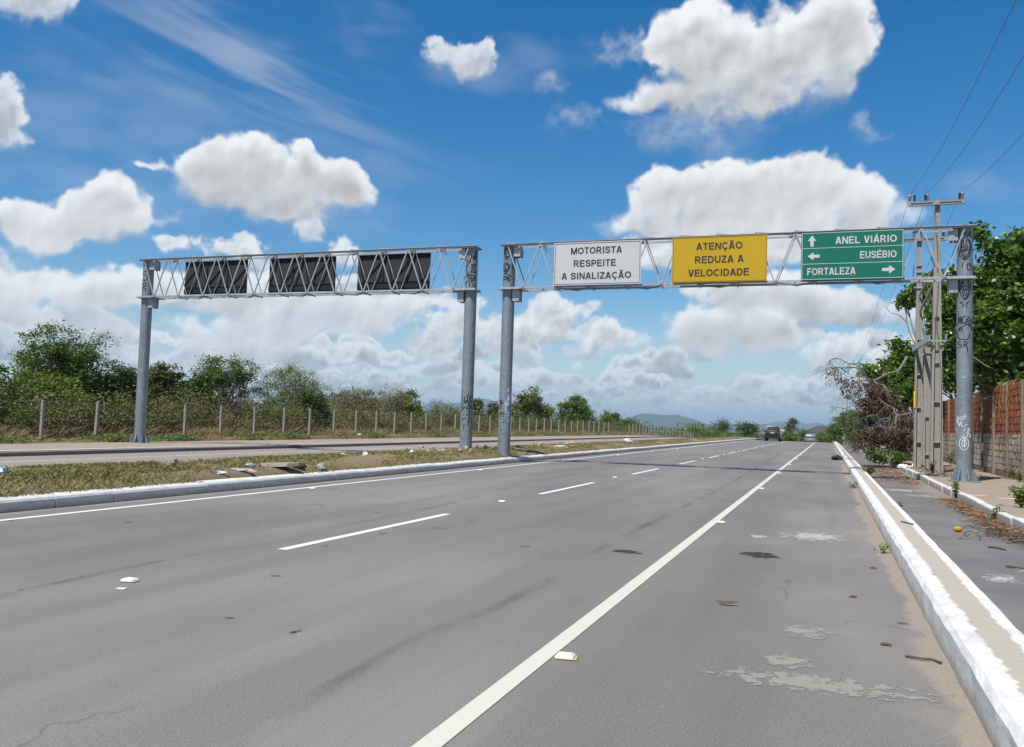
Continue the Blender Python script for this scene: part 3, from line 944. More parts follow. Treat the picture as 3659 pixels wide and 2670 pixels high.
# ---------------------------------------------------------------- gantries
GRAFFITI = {
    'right_black': [[(0.19,6.92),(-0.18,6.91),(-0.1,6.86),(0.19,6.84),(0.12,6.79),(-0.33,6.77)],[(0.34,6.77),(0.39,6.91),(0.64,6.92),(0.72,6.88),(0.42,6.85),(0.75,6.77)],[(-0.33,6.75),(-0.7,6.62),(-0.78,6.46),(-0.55,6.28),(-0.03,6.15),(0.49,6.25),(0.75,6.46),(0.69,6.64),(0.27,6.77)],[(-0.33,6.74),(-0.48,6.58),(-0.45,6.4),(-0.18,6.25),(-0.03,6.16)],[(0.34,6.72),(0.64,6.58),(0.49,6.37),(0.19,6.22),(-0.03,6.16)],[(-0.4,6.52),(-0.1,6.55),(0.24,6.53),(0.27,6.43),(-0.33,6.37),(-0.4,6.5),(0.19,6.49),(-0.36,6.41),(0.24,6.4),(-0.33,6.46),(0.21,6.45)],[(-0.18,6.72),(-0.1,6.56)],[(0.19,6.74),(0.12,6.56)],[(-0.18,6.34),(0.0,6.21),(0.15,6.34)],[(-0.51,6.08),(-0.03,6.09)],[(-0.25,6.08),(-0.3,5.94)],[(0.27,6.05),(0.34,5.89)],[(0.27,6.03),(0.64,6.06),(0.57,5.99),(0.94,5.99),(0.87,5.91),(0.34,5.88)],[(-0.18,5.59),(-0.51,5.46),(-0.55,5.31),(-0.33,5.15),(0.0,5.05),(0.42,5.15),(0.69,5.34),(0.64,5.52),(0.27,5.6)],[(-0.1,5.58),(-0.3,5.43),(-0.25,5.25),(0.0,5.08)],[(0.34,5.58),(0.49,5.43),(0.39,5.22),(0.04,5.07)],[(-0.25,5.4),(0.12,5.43),(0.42,5.38),(0.04,5.29),(-0.25,5.31),(0.27,5.37),(-0.18,5.34),(0.34,5.33),(-0.18,5.37)],[(-0.1,5.28),(0.09,5.15),(0.27,5.28)],[(-0.1,5.0),(-0.48,5.0),(-0.51,4.96),(-0.1,4.93),(-0.15,4.88),(-0.45,4.86)],[(0.24,4.84),(0.19,4.97)],[(0.19,4.94),(0.42,5.0),(0.6,4.99)],[(-0.81,4.36),(-0.75,4.61)],[(-0.75,4.61),(-0.55,4.41),(-0.45,4.62),(-0.33,4.4)],[(0.19,4.59),(-0.18,4.59),(-0.25,4.43),(0.19,4.41)],[(0.04,4.38),(0.49,4.59),(0.87,4.4)],[(-0.03,4.43),(0.64,4.46)],[(0.12,4.5),(0.9,4.52),(0.27,4.44),(0.94,4.43),(0.42,4.38),(0.87,4.36)],[(-0.3,4.25),(-0.32,4.23),(-0.38,4.22),(-0.46,4.21),(-0.55,4.21),(-0.64,4.22),(-0.7,4.23),(-0.72,4.25),(-0.7,4.27),(-0.64,4.29),(-0.55,4.3),(-0.46,4.3),(-0.38,4.29),(-0.32,4.27),(-0.3,4.25)],[(-0.33,4.31),(0.27,4.38),(0.72,4.31),(0.9,4.21)],[(-0.33,4.3),(-0.78,4.22),(-0.87,4.09),(-0.63,3.99),(-0.18,3.96),(0.34,3.98),(0.6,4.06),(0.6,4.13)],[(-0.4,3.9),(-0.78,3.91),(-0.75,3.84),(-0.36,3.82),(-0.4,3.76),(-0.9,3.74)],[(-0.1,3.74),(-0.03,3.9),(0.27,3.9),(0.27,3.84),(-0.06,3.81),(0.3,3.77),(0.36,3.62)]],
    'right_white': [[(-0.97,1.75),(-0.83,1.84),(-0.69,1.79),(-0.83,1.66),(-0.93,1.73),(-0.55,1.79),(0.1,1.87),(0.01,1.8),(-0.46,1.75)],[(-0.79,1.73),(-0.64,1.56),(-0.46,1.71),(-0.27,1.57),(0.38,1.64)],[(-0.93,1.53),(-0.69,1.36),(0.2,1.51)],[(-0.88,1.33),(0.15,1.45)],[(-0.93,1.23),(0.2,1.4),(0.34,1.27)],[(-0.83,1.03),(-0.88,1.18),(-0.08,1.33),(0.1,1.22)],[(0.52,1.1),(0.47,1.03),(0.31,0.98),(0.09,0.94),(-0.16,0.94),(-0.39,0.98),(-0.54,1.03),(-0.6,1.1),(-0.54,1.18),(-0.39,1.23),(-0.16,1.27),(0.09,1.27),(0.31,1.23),(0.47,1.18),(0.52,1.1)],[(0.22,1.11),(0.2,1.07),(0.13,1.04),(0.02,1.02),(-0.1,1.02),(-0.2,1.04),(-0.27,1.07),(-0.3,1.11),(-0.27,1.15),(-0.2,1.19),(-0.1,1.2),(0.02,1.2),(0.13,1.19),(0.2,1.15),(0.22,1.11)],[(-0.04,1.27),(0.01,1.03)],[(-0.46,1.33),(-0.18,1.22)],[(0.38,1.53),(0.62,1.47),(0.43,1.4),(0.76,1.33),(0.57,1.27)],[(0.62,1.53),(0.38,1.42),(0.76,1.29)]],
    'medianL_black': [[(-0.7,6.84),(-0.08,6.8),(-0.4,6.6),(-0.96,6.64)],[(-0.2,6.81),(0.43,6.71),(0.73,7.0)],[(0.12,6.73),(0.6,6.76),(0.19,6.67),(0.55,6.69),(0.18,6.71),(0.61,6.71)],[(-0.16,6.62),(-0.9,6.36),(-0.49,6.16),(-0.79,6.12)],[(0.65,6.51),(0.05,6.5),(-0.01,6.46),(0.61,6.43),(-0.23,6.38)],[(-0.2,6.21),(0.26,6.36),(0.65,6.22),(-0.09,6.27)],[(-0.17,6.35),(0.58,6.3)],[(-0.97,6.38),(-0.54,6.12),(-0.22,5.75)],[(-0.55,6.14),(-0.0,6.16),(-0.28,6.01)],[(-0.77,6.13),(-0.36,6.11),(-0.76,6.1),(-0.37,6.14)],[(0.06,6.14),(0.5,6.1),(0.57,6.02)],[(-0.01,5.92),(0.02,6.04),(0.39,6.02),(0.34,5.97),(-0.02,5.94),(0.57,5.75)],[(-0.56,5.92),(-0.92,5.9),(-0.97,5.81)],[(-0.95,2.34),(-0.32,2.13)],[(-0.9,2.32),(-0.97,1.94),(-0.91,1.64),(-0.68,1.66),(-0.59,1.74),(-0.85,2.04)],[(-0.91,2.01),(-0.87,1.68)],[(-0.77,2.09),(-0.31,2.1)],[(-0.49,2.09),(-0.5,2.02),(-0.3,2.04)],[(-0.26,1.87),(-0.55,1.94),(-0.42,1.97),(-0.28,1.93),(-0.05,1.97),(0.0,1.92),(-0.26,1.87)],[(-0.09,2.15),(0.13,1.96),(0.39,1.81)],[(0.13,2.19),(0.5,1.97),(0.47,1.86)],[(0.61,2.11),(0.36,1.97)],[(0.11,1.84),(0.76,1.81),(0.03,1.78),(0.81,1.76),(0.13,1.73),(0.69,1.71),(-0.04,1.69),(0.67,1.78),(0.16,1.82),(0.73,1.73)],[(-0.06,1.76),(-0.6,1.73),(0.05,1.68)],[(0.19,1.68),(-0.97,1.58)],[(0.25,1.61),(-0.66,1.55),(0.18,1.51),(-0.74,1.48),(0.27,1.52)],[(0.02,1.39),(-0.81,1.37),(-0.3,1.38),(-0.79,1.3)],[(-0.0,1.26),(-0.55,1.24)],[(-0.81,1.19),(-0.22,1.17),(-0.57,1.13),(-0.38,1.1),(-0.6,1.05),(-0.41,1.0),(-0.48,0.9),(-0.34,0.8),(-0.31,0.52)],[(0.42,1.66),(0.29,1.17)]],
    'medianR_black': [[(-0.16,6.89),(-0.19,6.84),(-0.28,6.81),(-0.43,6.79),(-0.59,6.79),(-0.74,6.81),(-0.85,6.84),(-0.89,6.89),(-0.86,6.93),(-0.77,6.96),(-0.62,6.98),(-0.46,6.98),(-0.31,6.96),(-0.2,6.93),(-0.16,6.89)],[(-0.81,6.75),(-0.31,6.68),(0.16,6.79)],[(-0.85,6.66),(-0.19,6.72),(-0.74,6.7),(-0.12,6.68)],[(-0.65,6.57),(-0.43,6.66),(-0.11,6.57)],[(-0.01,6.37),(-0.05,6.32),(-0.18,6.27),(-0.37,6.25),(-0.59,6.25),(-0.79,6.27),(-0.93,6.32),(-0.97,6.37),(-0.95,6.43),(-0.82,6.48),(-0.63,6.5),(-0.41,6.5),(-0.21,6.48),(-0.07,6.43),(-0.01,6.37)],[(-0.17,6.37),(-0.19,6.34),(-0.26,6.31),(-0.37,6.3),(-0.49,6.3),(-0.6,6.31),(-0.68,6.34),(-0.71,6.37),(-0.69,6.41),(-0.62,6.43),(-0.51,6.45),(-0.39,6.45),(-0.28,6.43),(-0.2,6.41),(-0.17,6.37)],[(-0.97,6.27),(-0.23,6.22),(-0.71,6.16),(-0.29,6.2),(-0.84,6.23)],[(-0.83,6.16),(-0.09,6.11),(0.29,6.05)],[(-0.91,5.89),(-0.87,6.05),(-0.51,6.05),(-0.55,5.96),(-0.86,5.96)],[(-0.3,5.92),(-0.32,6.04),(-0.01,6.03),(-0.19,5.98),(0.08,5.96),(0.0,5.91),(-0.3,5.91)],[(-0.96,5.86),(0.26,5.86)],[(0.8,6.59),(0.48,6.37),(0.93,6.2)],[(0.35,6.37),(0.97,6.4)],[(0.25,6.27),(0.97,6.2)],[(0.63,6.2),(0.96,6.0)],[(0.5,6.96),(0.82,6.85),(0.53,6.77)],[(-0.77,1.71),(-0.68,1.98),(-0.97,1.98),(-0.73,2.0),(-0.35,1.91),(-0.75,1.87),(-0.02,1.66)],[(-0.14,1.58),(-0.17,1.57),(-0.26,1.55),(-0.4,1.54),(-0.56,1.54),(-0.7,1.55),(-0.8,1.57),(-0.83,1.58),(-0.8,1.6),(-0.71,1.61),(-0.57,1.62),(-0.42,1.62),(-0.27,1.61),(-0.17,1.6),(-0.14,1.58)],[(-0.13,1.48),(-0.77,1.47),(-0.8,1.4),(-0.11,1.39)],[(-0.51,1.35),(-0.89,1.17)],[(-0.05,1.31),(-0.67,1.23),(0.05,1.05)],[(-0.36,1.05),(-0.73,1.04),(-0.67,0.99),(-0.25,0.95),(-0.33,0.89),(-0.93,0.89)],[(-0.45,0.81),(-0.47,0.68),(-0.74,0.66)],[(-0.64,0.82),(-0.17,0.79),(-0.52,0.71),(-0.17,0.56)],[(-0.05,0.86),(0.05,0.84)]],
    'medianR_white': [[(0.7,2.39),(0.34,2.36),(0.4,2.31),(0.68,2.29)],[(-0.19,2.05),(0.28,1.97)],[(0.47,2.2),(0.37,2.0)],[(0.61,2.15),(0.51,2.0)],[(0.84,2.16),(0.6,1.98)],[(0.62,1.9),(0.59,1.88),(0.5,1.86),(0.38,1.85),(0.24,1.85),(0.1,1.86),(0.01,1.88),(-0.03,1.9),(0.0,1.93),(0.09,1.95),(0.21,1.96),(0.36,1.96),(0.49,1.95),(0.58,1.93),(0.62,1.9)],[(0.46,1.89),(0.45,1.87),(0.42,1.87),(0.37,1.86),(0.33,1.86),(0.28,1.87),(0.25,1.87),(0.23,1.89),(0.24,1.9),(0.27,1.9),(0.32,1.91),(0.36,1.91),(0.41,1.9),(0.44,1.9),(0.46,1.89)],[(0.13,1.82),(0.05,1.74),(0.35,1.62),(0.86,1.62)],[(0.55,1.56),(0.42,1.51),(0.65,1.51)],[(0.29,1.44),(0.93,1.46)],[(0.57,1.43),(0.55,1.3)]],
    'left_black': [[(-0.16,6.63),(-0.81,6.64),(-0.86,6.52),(-0.2,6.5),(-0.19,6.39),(-0.51,6.3),(-0.95,6.33)],[(-0.97,5.93),(-0.83,6.19),(-0.34,6.19),(-0.39,6.09),(-0.82,6.03),(-0.38,5.99),(-0.42,5.88)],[(-0.73,6.97),(-0.5,6.87)]]}


GY0 = 27.0; ZB, ZT = 5.68, 7.07; HW = .27; PR = .20


def facing(x, y):
    return math.atan2(0 - y, 0 - x)


def spray(strokes, px, py, mat, parent, w=.026, r0=PR):
    """sprayed lines as thin ribbons lying on the pole, in (across, height)"""
    mb = MB(); base = facing(px, py)
    for s in strokes:
        p = smooth_path(s, 3) if len(s) > 2 else s
        L = []
        for i, (u, z) in enumerate(p):
            a = p[max(i - 1, 0)]; b = p[min(i + 1, len(p) - 1)]
            dx = (b[0] - a[0]) * r0; dz = b[1] - a[1]; l = math.hypot(dx, dz) or 1
            nx, nz = -dz / l, dx / l
            row = []
            for sg in (-1, 1):
                uu = max(-.985, min(.985, u + sg * nx * w / 2 / r0)); zz = z + sg * nz * w / 2
                th = base + math.asin(uu)
                row.append((px + (r0 + .003) * math.cos(th), py + (r0 + .003) * math.sin(th), zz))
            L.append(row)
        vs = [q for row in L for q in row]
        mb.add(vs, [(2 * i, 2 * i + 1, 2 * i + 3, 2 * i + 2) for i in range(len(L) - 1)])
    return mb.build('graffiti', mat, parent)


def column(root, x, y, zb, inward, fins, sprays):
    mb = MB()
    mb.tube([(x, y, zb - .15), (x, y, 3.0), (x, y, ZT + .015)], [PR + .004, PR, PR], 40)
    for wz in (2.9,):
        mb.tube([(x, y, wz - .008), (x, y, wz), (x, y, wz + .008)], [PR + .001, PR + .005, PR + .001], 40, False)
    pole = mb.build('pole', POLE_STEEL, root, True)
    m2 = MB(); m2.box((x + .05 * inward, y, ZT + .025), (.56, .66, .02)); m2.build('cap_plate', GALV, pole)
    m2 = MB(); m2.box((x + .10 * inward, y, ZB - .045), (.72, .66, .02)); m2.build('seat_plate', GALV, pole)
    for z0, z1 in ((ZT - .36, ZT + .015), (ZB - .42, ZB - .055)):
        for sy in (-1, 1):
            m2 = MB(); m2.box((x + inward * .30, y + sy * .16, (z0 + z1) / 2), (.22, .02, z1 - z0)); m2.build('bracket', GALV, pole)
        m2 = MB(); m2.box((x + inward * .37, y, (z0 + z1) / 2), (.02, .30, z1 - z0)); m2.build('bracket', GALV, pole)
    if fins:
        m2 = MB(); m2.box((x, y, zb + .012), (.74, .74, .024)); m2.build('base_plate', POLE_STEEL, pole)
        for k in range(8):
            a = math.pi / 4 * k + .2; c, s = math.cos(a), math.sin(a); t = Vector((-s, c, 0)) * .008
            poly = [Vector((x + c * q, y + s * q, zb + z)) - t for q, z in ((PR - .01, .024), (PR + .15, .024), (PR + .15, .07), (PR + .03, .34), (PR - .01, .34))]
            MB().prism(poly, t * 2).build('base_fin', POLE_STEEL, pole)
    for key, mat, w in sprays:
        spray(GRAFFITI[key], x, y, mat, pole, w)
    return pole


def truss(root, xa, xb, y, bays):
    """box truss of steel angles between the poles xa < xb"""
    for sy in (-1, 1):
        for z, su in ((ZB, -1), (ZT, 1)):
            MB().angle((xa - .24, y + sy * HW, z), (xb + .24, y + sy * HW, z), .066, .012, (0, 0, 1), sy, su).build('chord', GALV, root)
    st = (xb - xa) / bays
    for sy in (-1, 1):
        yy = y + sy * (HW - .012)
        for i in range(bays):
            t0 = xa + st * i; b = t0 + st / 2; t1 = t0 + st
            MB().angle((t0 + .02, yy, ZT - .01), (b - .02, yy, ZB + .01), .037, .008, (0, 1, 0), 1, sy).build('diagonal', GALV, root)
            MB().angle((b + .02, yy, ZB + .01), (t1 - .02, yy, ZT - .01), .037, .008, (0, 1, 0), -1, sy).build('diagonal', GALV, root)
    for i in range(bays):
        b = xa + st * (i + .5); t = xa + st * i
        MB().angle((b, y - HW, ZB - .055), (b + st * (.5 if i % 2 else -.5), y + HW, ZB - .055), .05, .008, (0, 0, 1)).build('cross_brace', GALV, root)
        MB().angle((b, y - HW, ZB - .062), (b, y + HW, ZB - .062), .055, .008, (0, 0, 1)).build('cross_brace', GALV, root)
        MB().angle((t, y - HW, ZT + .055), (t + st, y + HW, ZT + .055), .045, .008, (0, 0, 1)).build('cross_brace', GALV, root)
        MB().angle((t + st, y - HW, ZT + .062), (t + st, y + HW, ZT + .062), .045, .008, (0, 0, 1)).build('cross_brace', GALV, root)


XR, XI, XL, XF = 3.508, -9.866, -11.20, -24.57
near_gantry = thing('sign_gantry', 'grey steel truss gantry carrying three signs across the near carriageway', 'gantry', (-3.2, GY0, 0))
column(near_gantry, XI, GY0, .33, 1, False, (('medianR_black', SPRAY_BLACK, .034), ('medianR_white', SPRAY_WHITE, .022)))
column(near_gantry, XR, GY0, .07, -1, True, (('right_black', SPRAY_BLACK, .024), ('right_white', SPRAY_WHITE, .016)))
truss(near_gantry, XI, XR, GY0, 12)
far_gantry = thing('sign_gantry', 'grey steel truss gantry over the opposite road showing dark sign backs', 'gantry', (-17.9, GY0, 0))
column(far_gantry, XL, GY0, .33, -1, False, (('medianL_black', SPRAY_BLACK, .034),))
column(far_gantry, XF, GY0, .09, 1, True, (('left_black', SPRAY_BLACK, .034),))
truss(far_gantry, XF, XL, GY0, 12)


# ---------------------------------------------------------------- signs and their lettering
def arc(cx, cy, rx, ry, a0, a1, n=12):
    return [(cx + rx * math.cos(math.radians(a0 + (a1 - a0) * i / n)), cy + ry * math.sin(math.radians(a0 + (a1 - a0) * i / n))) for i in range(n + 1)]


SW = .168; LO, HI = SW / 2, 1 - SW / 2
STEM = lambda x: ('p', [(x, 0), (x, 1)])
BARS = lambda x0, x1, y: ('p', [(x0, y), (x1, y)])
BOWL = lambda x0, xm, y0, y1, r: ('p', [(x0, y1), (xm, y1)] + arc(xm, (y0 + y1) / 2, r, (y1 - y0) / 2, 90, -90) + [(xm, y0), (x0, y0)])
S_CURVE = smooth_path([(.63, .70), (.56, .85), (.37, .9075), (.17, .86), (.115, .72), (.19, .59), (.37, .52), (.56, .44), (.635, .28), (.57, .14), (.37, .0925), (.16, .14), (.09, .31)], 4)
GLYPHS = {
    'A': (.76, [('h', .10, 0, .355, 1), ('h', .66, 0, .405, 1), BARS(.2, .56, .29)]),
    'B': (.74, [STEM(.105), BOWL(.105, .40, .52, HI, .19), BOWL(.105, .41, LO, .52, .215)]),
    'C': (.78, [('p', arc(.42, .5, .325, .4075, 42, 318, 22))]),
    'D': (.76, [STEM(.105), BOWL(.105, .34, LO, HI, .32)]),
    'E': (.70, [STEM(.105), BARS(.105, .66, HI), BARS(.105, .62, .515), BARS(.105, .68, LO)]),
    'F': (.64, [STEM(.105), BARS(.105, .63, HI), BARS(.105, .56, .50)]),
    'I': (.28, [STEM(.14)]),
    'L': (.63, [STEM(.105), BARS(.105, .62, LO)]),
    'M': (.90, [STEM(.105), STEM(.795), ('h', .12, 1, .45, 0), ('h', .78, 1, .45, 0)]),
    'N': (.76, [STEM(.105), STEM(.655), ('h', .12, 1, .64, 0)]),
    'O': (.84, [('p', arc(.42, .5, .33, .4075, 0, 360, 30))]),
    'P': (.70, [STEM(.105), BOWL(.105, .40, .42, HI, .21)]),
    'R': (.76, [STEM(.105), BOWL(.105, .40, .46, HI, .20), ('h', .40, .46, .645, 0)]),
    'S': (.73, [('p', S_CURVE)]),
    'T': (.66, [BARS(.01, .65, HI), STEM(.33)]),
    'U': (.76, [('p', [(.105, 1), (.105, .36)] + arc(.38, .36, .275, .2675, 180, 360, 14) + [(.655, 1)])]),
    'V': (.72, [('h', .10, 1, .34, 0), ('h', .62, 1, .38, 0)]),
    'Z': (.66, [BARS(.04, .62, HI), BARS(.02, .64, LO), ('h', .53, .85, .13, .15)]),
}
TILDE = ('t', smooth_path([(.18, 1.09), (.28, 1.17), (.38, 1.13), (.48, 1.10), (.58, 1.18)], 4))
MARKS = {'Ã': ('A', [TILDE]), 'Á': ('A', [('t', [(.36, 1.07), (.50, 1.23)])]), 'É': ('E', [('t', [(.36, 1.07), (.50, 1.23)])]),
         'Ç': ('C', [('t', [(.42, .02), (.42, -.07), (.50, -.11), (.48, -.20), (.33, -.21)])])}


def text_mesh(body, x0, x1, zc, cap, y, mat, parent):
    """heavy sans-serif capitals cut from film, letter by letter"""
    pieces = []; pen = 0.0
    for ch in body:
        if ch == ' ':
            pen += .40; continue
        basech, extra = MARKS.get(ch, (ch, []))
        w, st = GLYPHS[basech]
        for t in st + extra: pieces.append((pen, t))
        pen += w + .075
    sx = (x1 - x0) / (pen - .075); zb = zc - cap / 2
    mb = MB()
    for i, (px, t) in enumerate(pieces):
        yy = y - .0004 * (i % 5)
        def W(p): return (x0 + (px + p[0]) * sx, yy, zb + p[1] * cap)
        if t[0] == 'h':
            _, xa, ya, xb, yb = t; hw = SW * .56
            poly = [(xa - hw, ya), (xa + hw, ya), (xb + hw, yb), (xb - hw, yb)]
            mb.prism([W(p) for p in poly], (0, .003, 0)); continue
        pts = t[1]; w = (SW if t[0] == 'p' else .11) / 2; n = len(pts); vs = []
        closed = n > 4 and abs(pts[0][0] - pts[-1][0]) + abs(pts[0][1] - pts[-1][1]) < 1e-6
        for k in range(n):
            a = pts[k - 1] if k > 0 else (pts[-2] if closed else pts[0]); b = pts[k + 1] if k < n - 1 else (pts[1] if closed else pts[-1])
            dx, dy = b[0] - a[0], b[1] - a[1]; l = math.hypot(dx, dy) or 1
            vs += [W((pts[k][0] - dy / l * w, pts[k][1] + dx / l * w)), W((pts[k][0] + dy / l * w, pts[k][1] - dx / l * w))]
        mb.add(vs, [(2 * k, 2 * k + 1, 2 * k + 3, 2 * k + 2) for k in range(n - 1)])
    return mb.build('lettering', mat, parent)


def ring(mb, x0, x1, z0, z1, y, ins, w):
    a, b, c, d = x0 + ins, x1 - ins, z0 + ins, z1 - ins
    th = .004
    for (p, q, r_, s) in ((a, b, c, c + w), (a, b, d - w, d), (a, a + w, c + w, d - w), (b - w, b, c + w, d - w)):
        mb.box2((p, y - th, r_), (q, y, s))
    return mb


SY = GY0 - HW - .075


def sign(name, label, cat, x0, x1, z0, z1, mat, lines, bmat, ins, bw):
    root = thing(name, label, cat, ((x0 + x1) / 2, SY, z0))
    zs = z0 + (z1 - z0) * .19
    MB().box2((x0, SY, z0), (x1, SY + .028, zs - .002)).build('panel', mat, root)
    MB().box2((x0, SY + .0015, zs + .002), (x1, SY + .028, z1)).build('panel', mat, root)
    for fx in (.12, .5, .88):
        for zz in (z0 + .12, zs + .09, z1 - .12):
            MB().tube([(x0 + (x1 - x0) * fx, SY - .004, zz), (x0 + (x1 - x0) * fx, SY + .004, zz)], .012, 8).build('bolt', GALV, root)
    for zz in (z0 + .12, z1 - .12):
        MB().box2((x0 + .05, SY + .03, zz - .03), (x1 - .05, SY + .055, zz + .03)).build('mounting_rail', GALV, root)
    ring(MB(), x0, x1, z0, z1, SY - .001, ins, bw).build('border', bmat, root)
    W, Hh = x1 - x0, z1 - z0
    for body, fx0, fx1, fz, cap in lines:
        text_mesh(body, x0 + W * fx0, x0 + W * fx1, z1 - Hh * fz, cap * Hh, SY - .005, bmat, root)
    return root, W, Hh


sign('warning_sign', 'white sign with black words MOTORISTA RESPEITE A SINALIZAÇÃO', 'sign', -8.245, -5.452, 5.69, 7.055, S_WHITE,
     [('MOTORISTA', .196, .784, .200, .155), ('RESPEITE', .232, .720, .495, .155), ('A SINALIZAÇÃO', .095, .893, .785, .155)], L_BLACK, .035, .012)
yel, W, Hh = sign('warning_sign', 'yellow sign with black words ATENÇÃO REDUZA A VELOCIDADE', 'sign', -4.497, -1.734, 5.69, 7.07, S_YELLOW,
     [('ATENÇÃO', .257, .745, .215, .155), ('REDUZA A', .245, .762, .505, .155), ('VELOCIDADE', .175, .820, .795, .155)], L_BLACK, .02, .008)
grn, W, Hh = sign('direction_sign', 'green direction sign with white arrows ANEL VIÁRIO, EUSÉBIO and FORTALEZA', 'sign', -.784, 1.942, 5.67, 7.06, S_GREEN,
     [('ANEL VIÁRIO', .340, .932, .187, .150), ('EUSÉBIO', .580, .930, .502, .150), ('FORTALEZA', .062, .540, .822, .150)], L_WHITE, .018, .016)
gx0, gz1 = -.784, 7.06
for f in (.335, .662):
    MB().box2((gx0 + .035, SY - .005, gz1 - Hh * f - .008), (gx0 + W - .035, SY - .001, gz1 - Hh * f + .008)).build('divider', L_WHITE, grn)


def arrow(cx, cz, ang, L, Wd, parent):
    pts = [(0, .5), (.5, .02), (.19, .02), (.19, -.5), (-.19, -.5), (-.19, .02), (-.5, .02)]
    c, s = math.cos(ang), math.sin(ang); poly = []
    for px, pz in pts:
        px *= Wd; pz *= L
        poly.append((cx + px * c - pz * s, SY - .005, cz + px * s + pz * c))
    MB().prism(poly, (0, .004, 0)).build('arrow', L_WHITE, parent)


arrow(gx0 + W * .108, gz1 - Hh * .185, 0, .325, .235, grn)
arrow(gx0 + W * .126, gz1 - Hh * .50, math.pi / 2, .325, .235, grn)
arrow(gx0 + W * .857, gz1 - Hh * .815, -math.pi / 2, .345, .235, grn)

BY = GY0 + HW + .06
for (x0, x1, lab) in ((-23.13, -20.32, 'dark back of the road sign nearest the outer pole with SR on it'),
                      (-19.35, -16.58, 'dark back of the middle road sign on the gantry over the opposite road'),
                      (-15.68, -12.88, 'dark back of the widest road sign, nearest the scribbled median pole')):
    z0, z1 = 5.72, 7.06
    root = thing('road_sign', lab, 'sign', ((x0 + x1) / 2, BY, z0), 'signs facing away on the opposite gantry')
    MB().box2((x0, BY + .01, z0), (x1, BY + .036, z1)).build('panel', SIGN_BACK, root)
    MB().box2((x0 + .01, BY - .03, z0 + .13), (x1 - .01, BY + .009, z0 + .29)).build('mounting_rail', SIGN_RAIL, root)
    MB().box2((x0 + .01, BY - .02, z1 - .12), (x1 - .01, BY + .009, z1 - .05)).build('mounting_rail', SIGN_RAIL, root)
    for fx in (.36, .69):
        xx = x0 + (x1 - x0) * fx
        MB().box2((xx - .03, BY - .018, z0 + .292), (xx + .03, BY + .009, z1 - .122)).build('stiffener', SIGN_RAIL, root)

# ---------------------------------------------------------------- concrete utility poles and wires
def slab(mb, x0, x1, y0, y1, z0, z1, X0=None, X1=None, Y0=None, Y1=None):
    """box whose upper end may differ from its lower end"""
    X0 = x0 if X0 is None else X0; X1 = x1 if X1 is None else X1; Y0 = y0 if Y0 is None else Y0; Y1 = y1 if Y1 is None else Y1
    vs = [(x0, y0, z0), (x1, y0, z0), (x1, y1, z0), (x0, y1, z0), (X0, Y0, z1), (X1, Y0, z1), (X1, Y1, z1), (X0, Y1, z1)]
    return mb.add(vs, [(0, 3, 2, 1), (4, 5, 6, 7), (0, 1, 5, 4), (1, 2, 6, 5), (2, 3, 7, 6), (3, 0, 4, 7)])


def hpole(root, x, y, z0, top, wb, wt, zsolid, ribs, fl=.075, dep=.30):
    """double-T pole: flanges and a set-back web below, solid above"""
    def hw(z): return (wb + (wt - wb) * (z - z0) / (top - z0)) / 2
    def hd(z): return (dep + (dep * .55 - dep) * (z - z0) / (top - z0)) / 2
    zs = min(zsolid, top); a, b = hw(z0), hw(zs); da, db = hd(z0), hd(zs)
    mb = MB()
    for s in (-1, 1):
        slab(mb, x + s * a, x + s * (a - fl), y - da, y + da, z0 - .1, zs, x + s * b, x + s * (b - fl * .85), y - db, y + db)
    slab(mb, x - a + fl - .005, x + a - fl + .005, y - .03, y + .05, z0 - .1, zs, x - b + fl * .85 - .005, x + b - fl * .85 + .005, y - .03, y + .05)
    mb.build('lower_shaft', POLE_CONC, root)
    for z in ribs:
        m = MB(); hh = hw(z) - fl * .9; dd = hd(z) - .012
        slab(m, x - hh, x + hh, y - dd, y - .028, z, z + .055)
        slab(m, x - hh, x + hh, y - dd * .6, y - .028, z - .04, z + .001)
        m.build('rib', POLE_CONC, root)
    if top > zs + .1:
        m = MB(); c, d = hw(top), hd(top)
        slab(m, x - b, x + b, y - db, y + db, zs + .002, top, x - c, x + c, y - d, y + d)
        m.build('upper_shaft', POLE_CONC, root)
        zz = zs + .35; m = MB()
        while zz < top - .5:
            for dx in (0.0,):
                m.tube([(x + dx, y - hd(zz) - .0015, zz), (x + dx, y - hd(zz) + .01, zz)], .014, 8)
            zz += .22
        m.build('bolt_hole', SIGN_RAIL, root)


def insulator(root, x, y, z, dark, hgt=.24):
    mb = MB(); pts = []; rr = []; n = 5
    pts.append((x, y, z)); rr.append(.02)
    for i in range(n):
        zz = z + .03 + (hgt - .05) * i / n
        R_ = (.050 if dark else .065) * (1 if dark else (.75 + .25 * (i % 2)))
        pts += [(x, y, zz), (x, y, zz + .012), (x, y, zz + .026)]; rr += [.030, R_, .034]
    pts.append((x, y, z + hgt)); rr.append(.022)
    o = mb.tube(pts, rr, 14).build('insulator', PORCELAIN if dark else PORC_GREY, root, True)
    MB().tube([(x, y, z - .13), (x, y, z + .02)], .012, 6).build('pin', GALV, o)
    return o


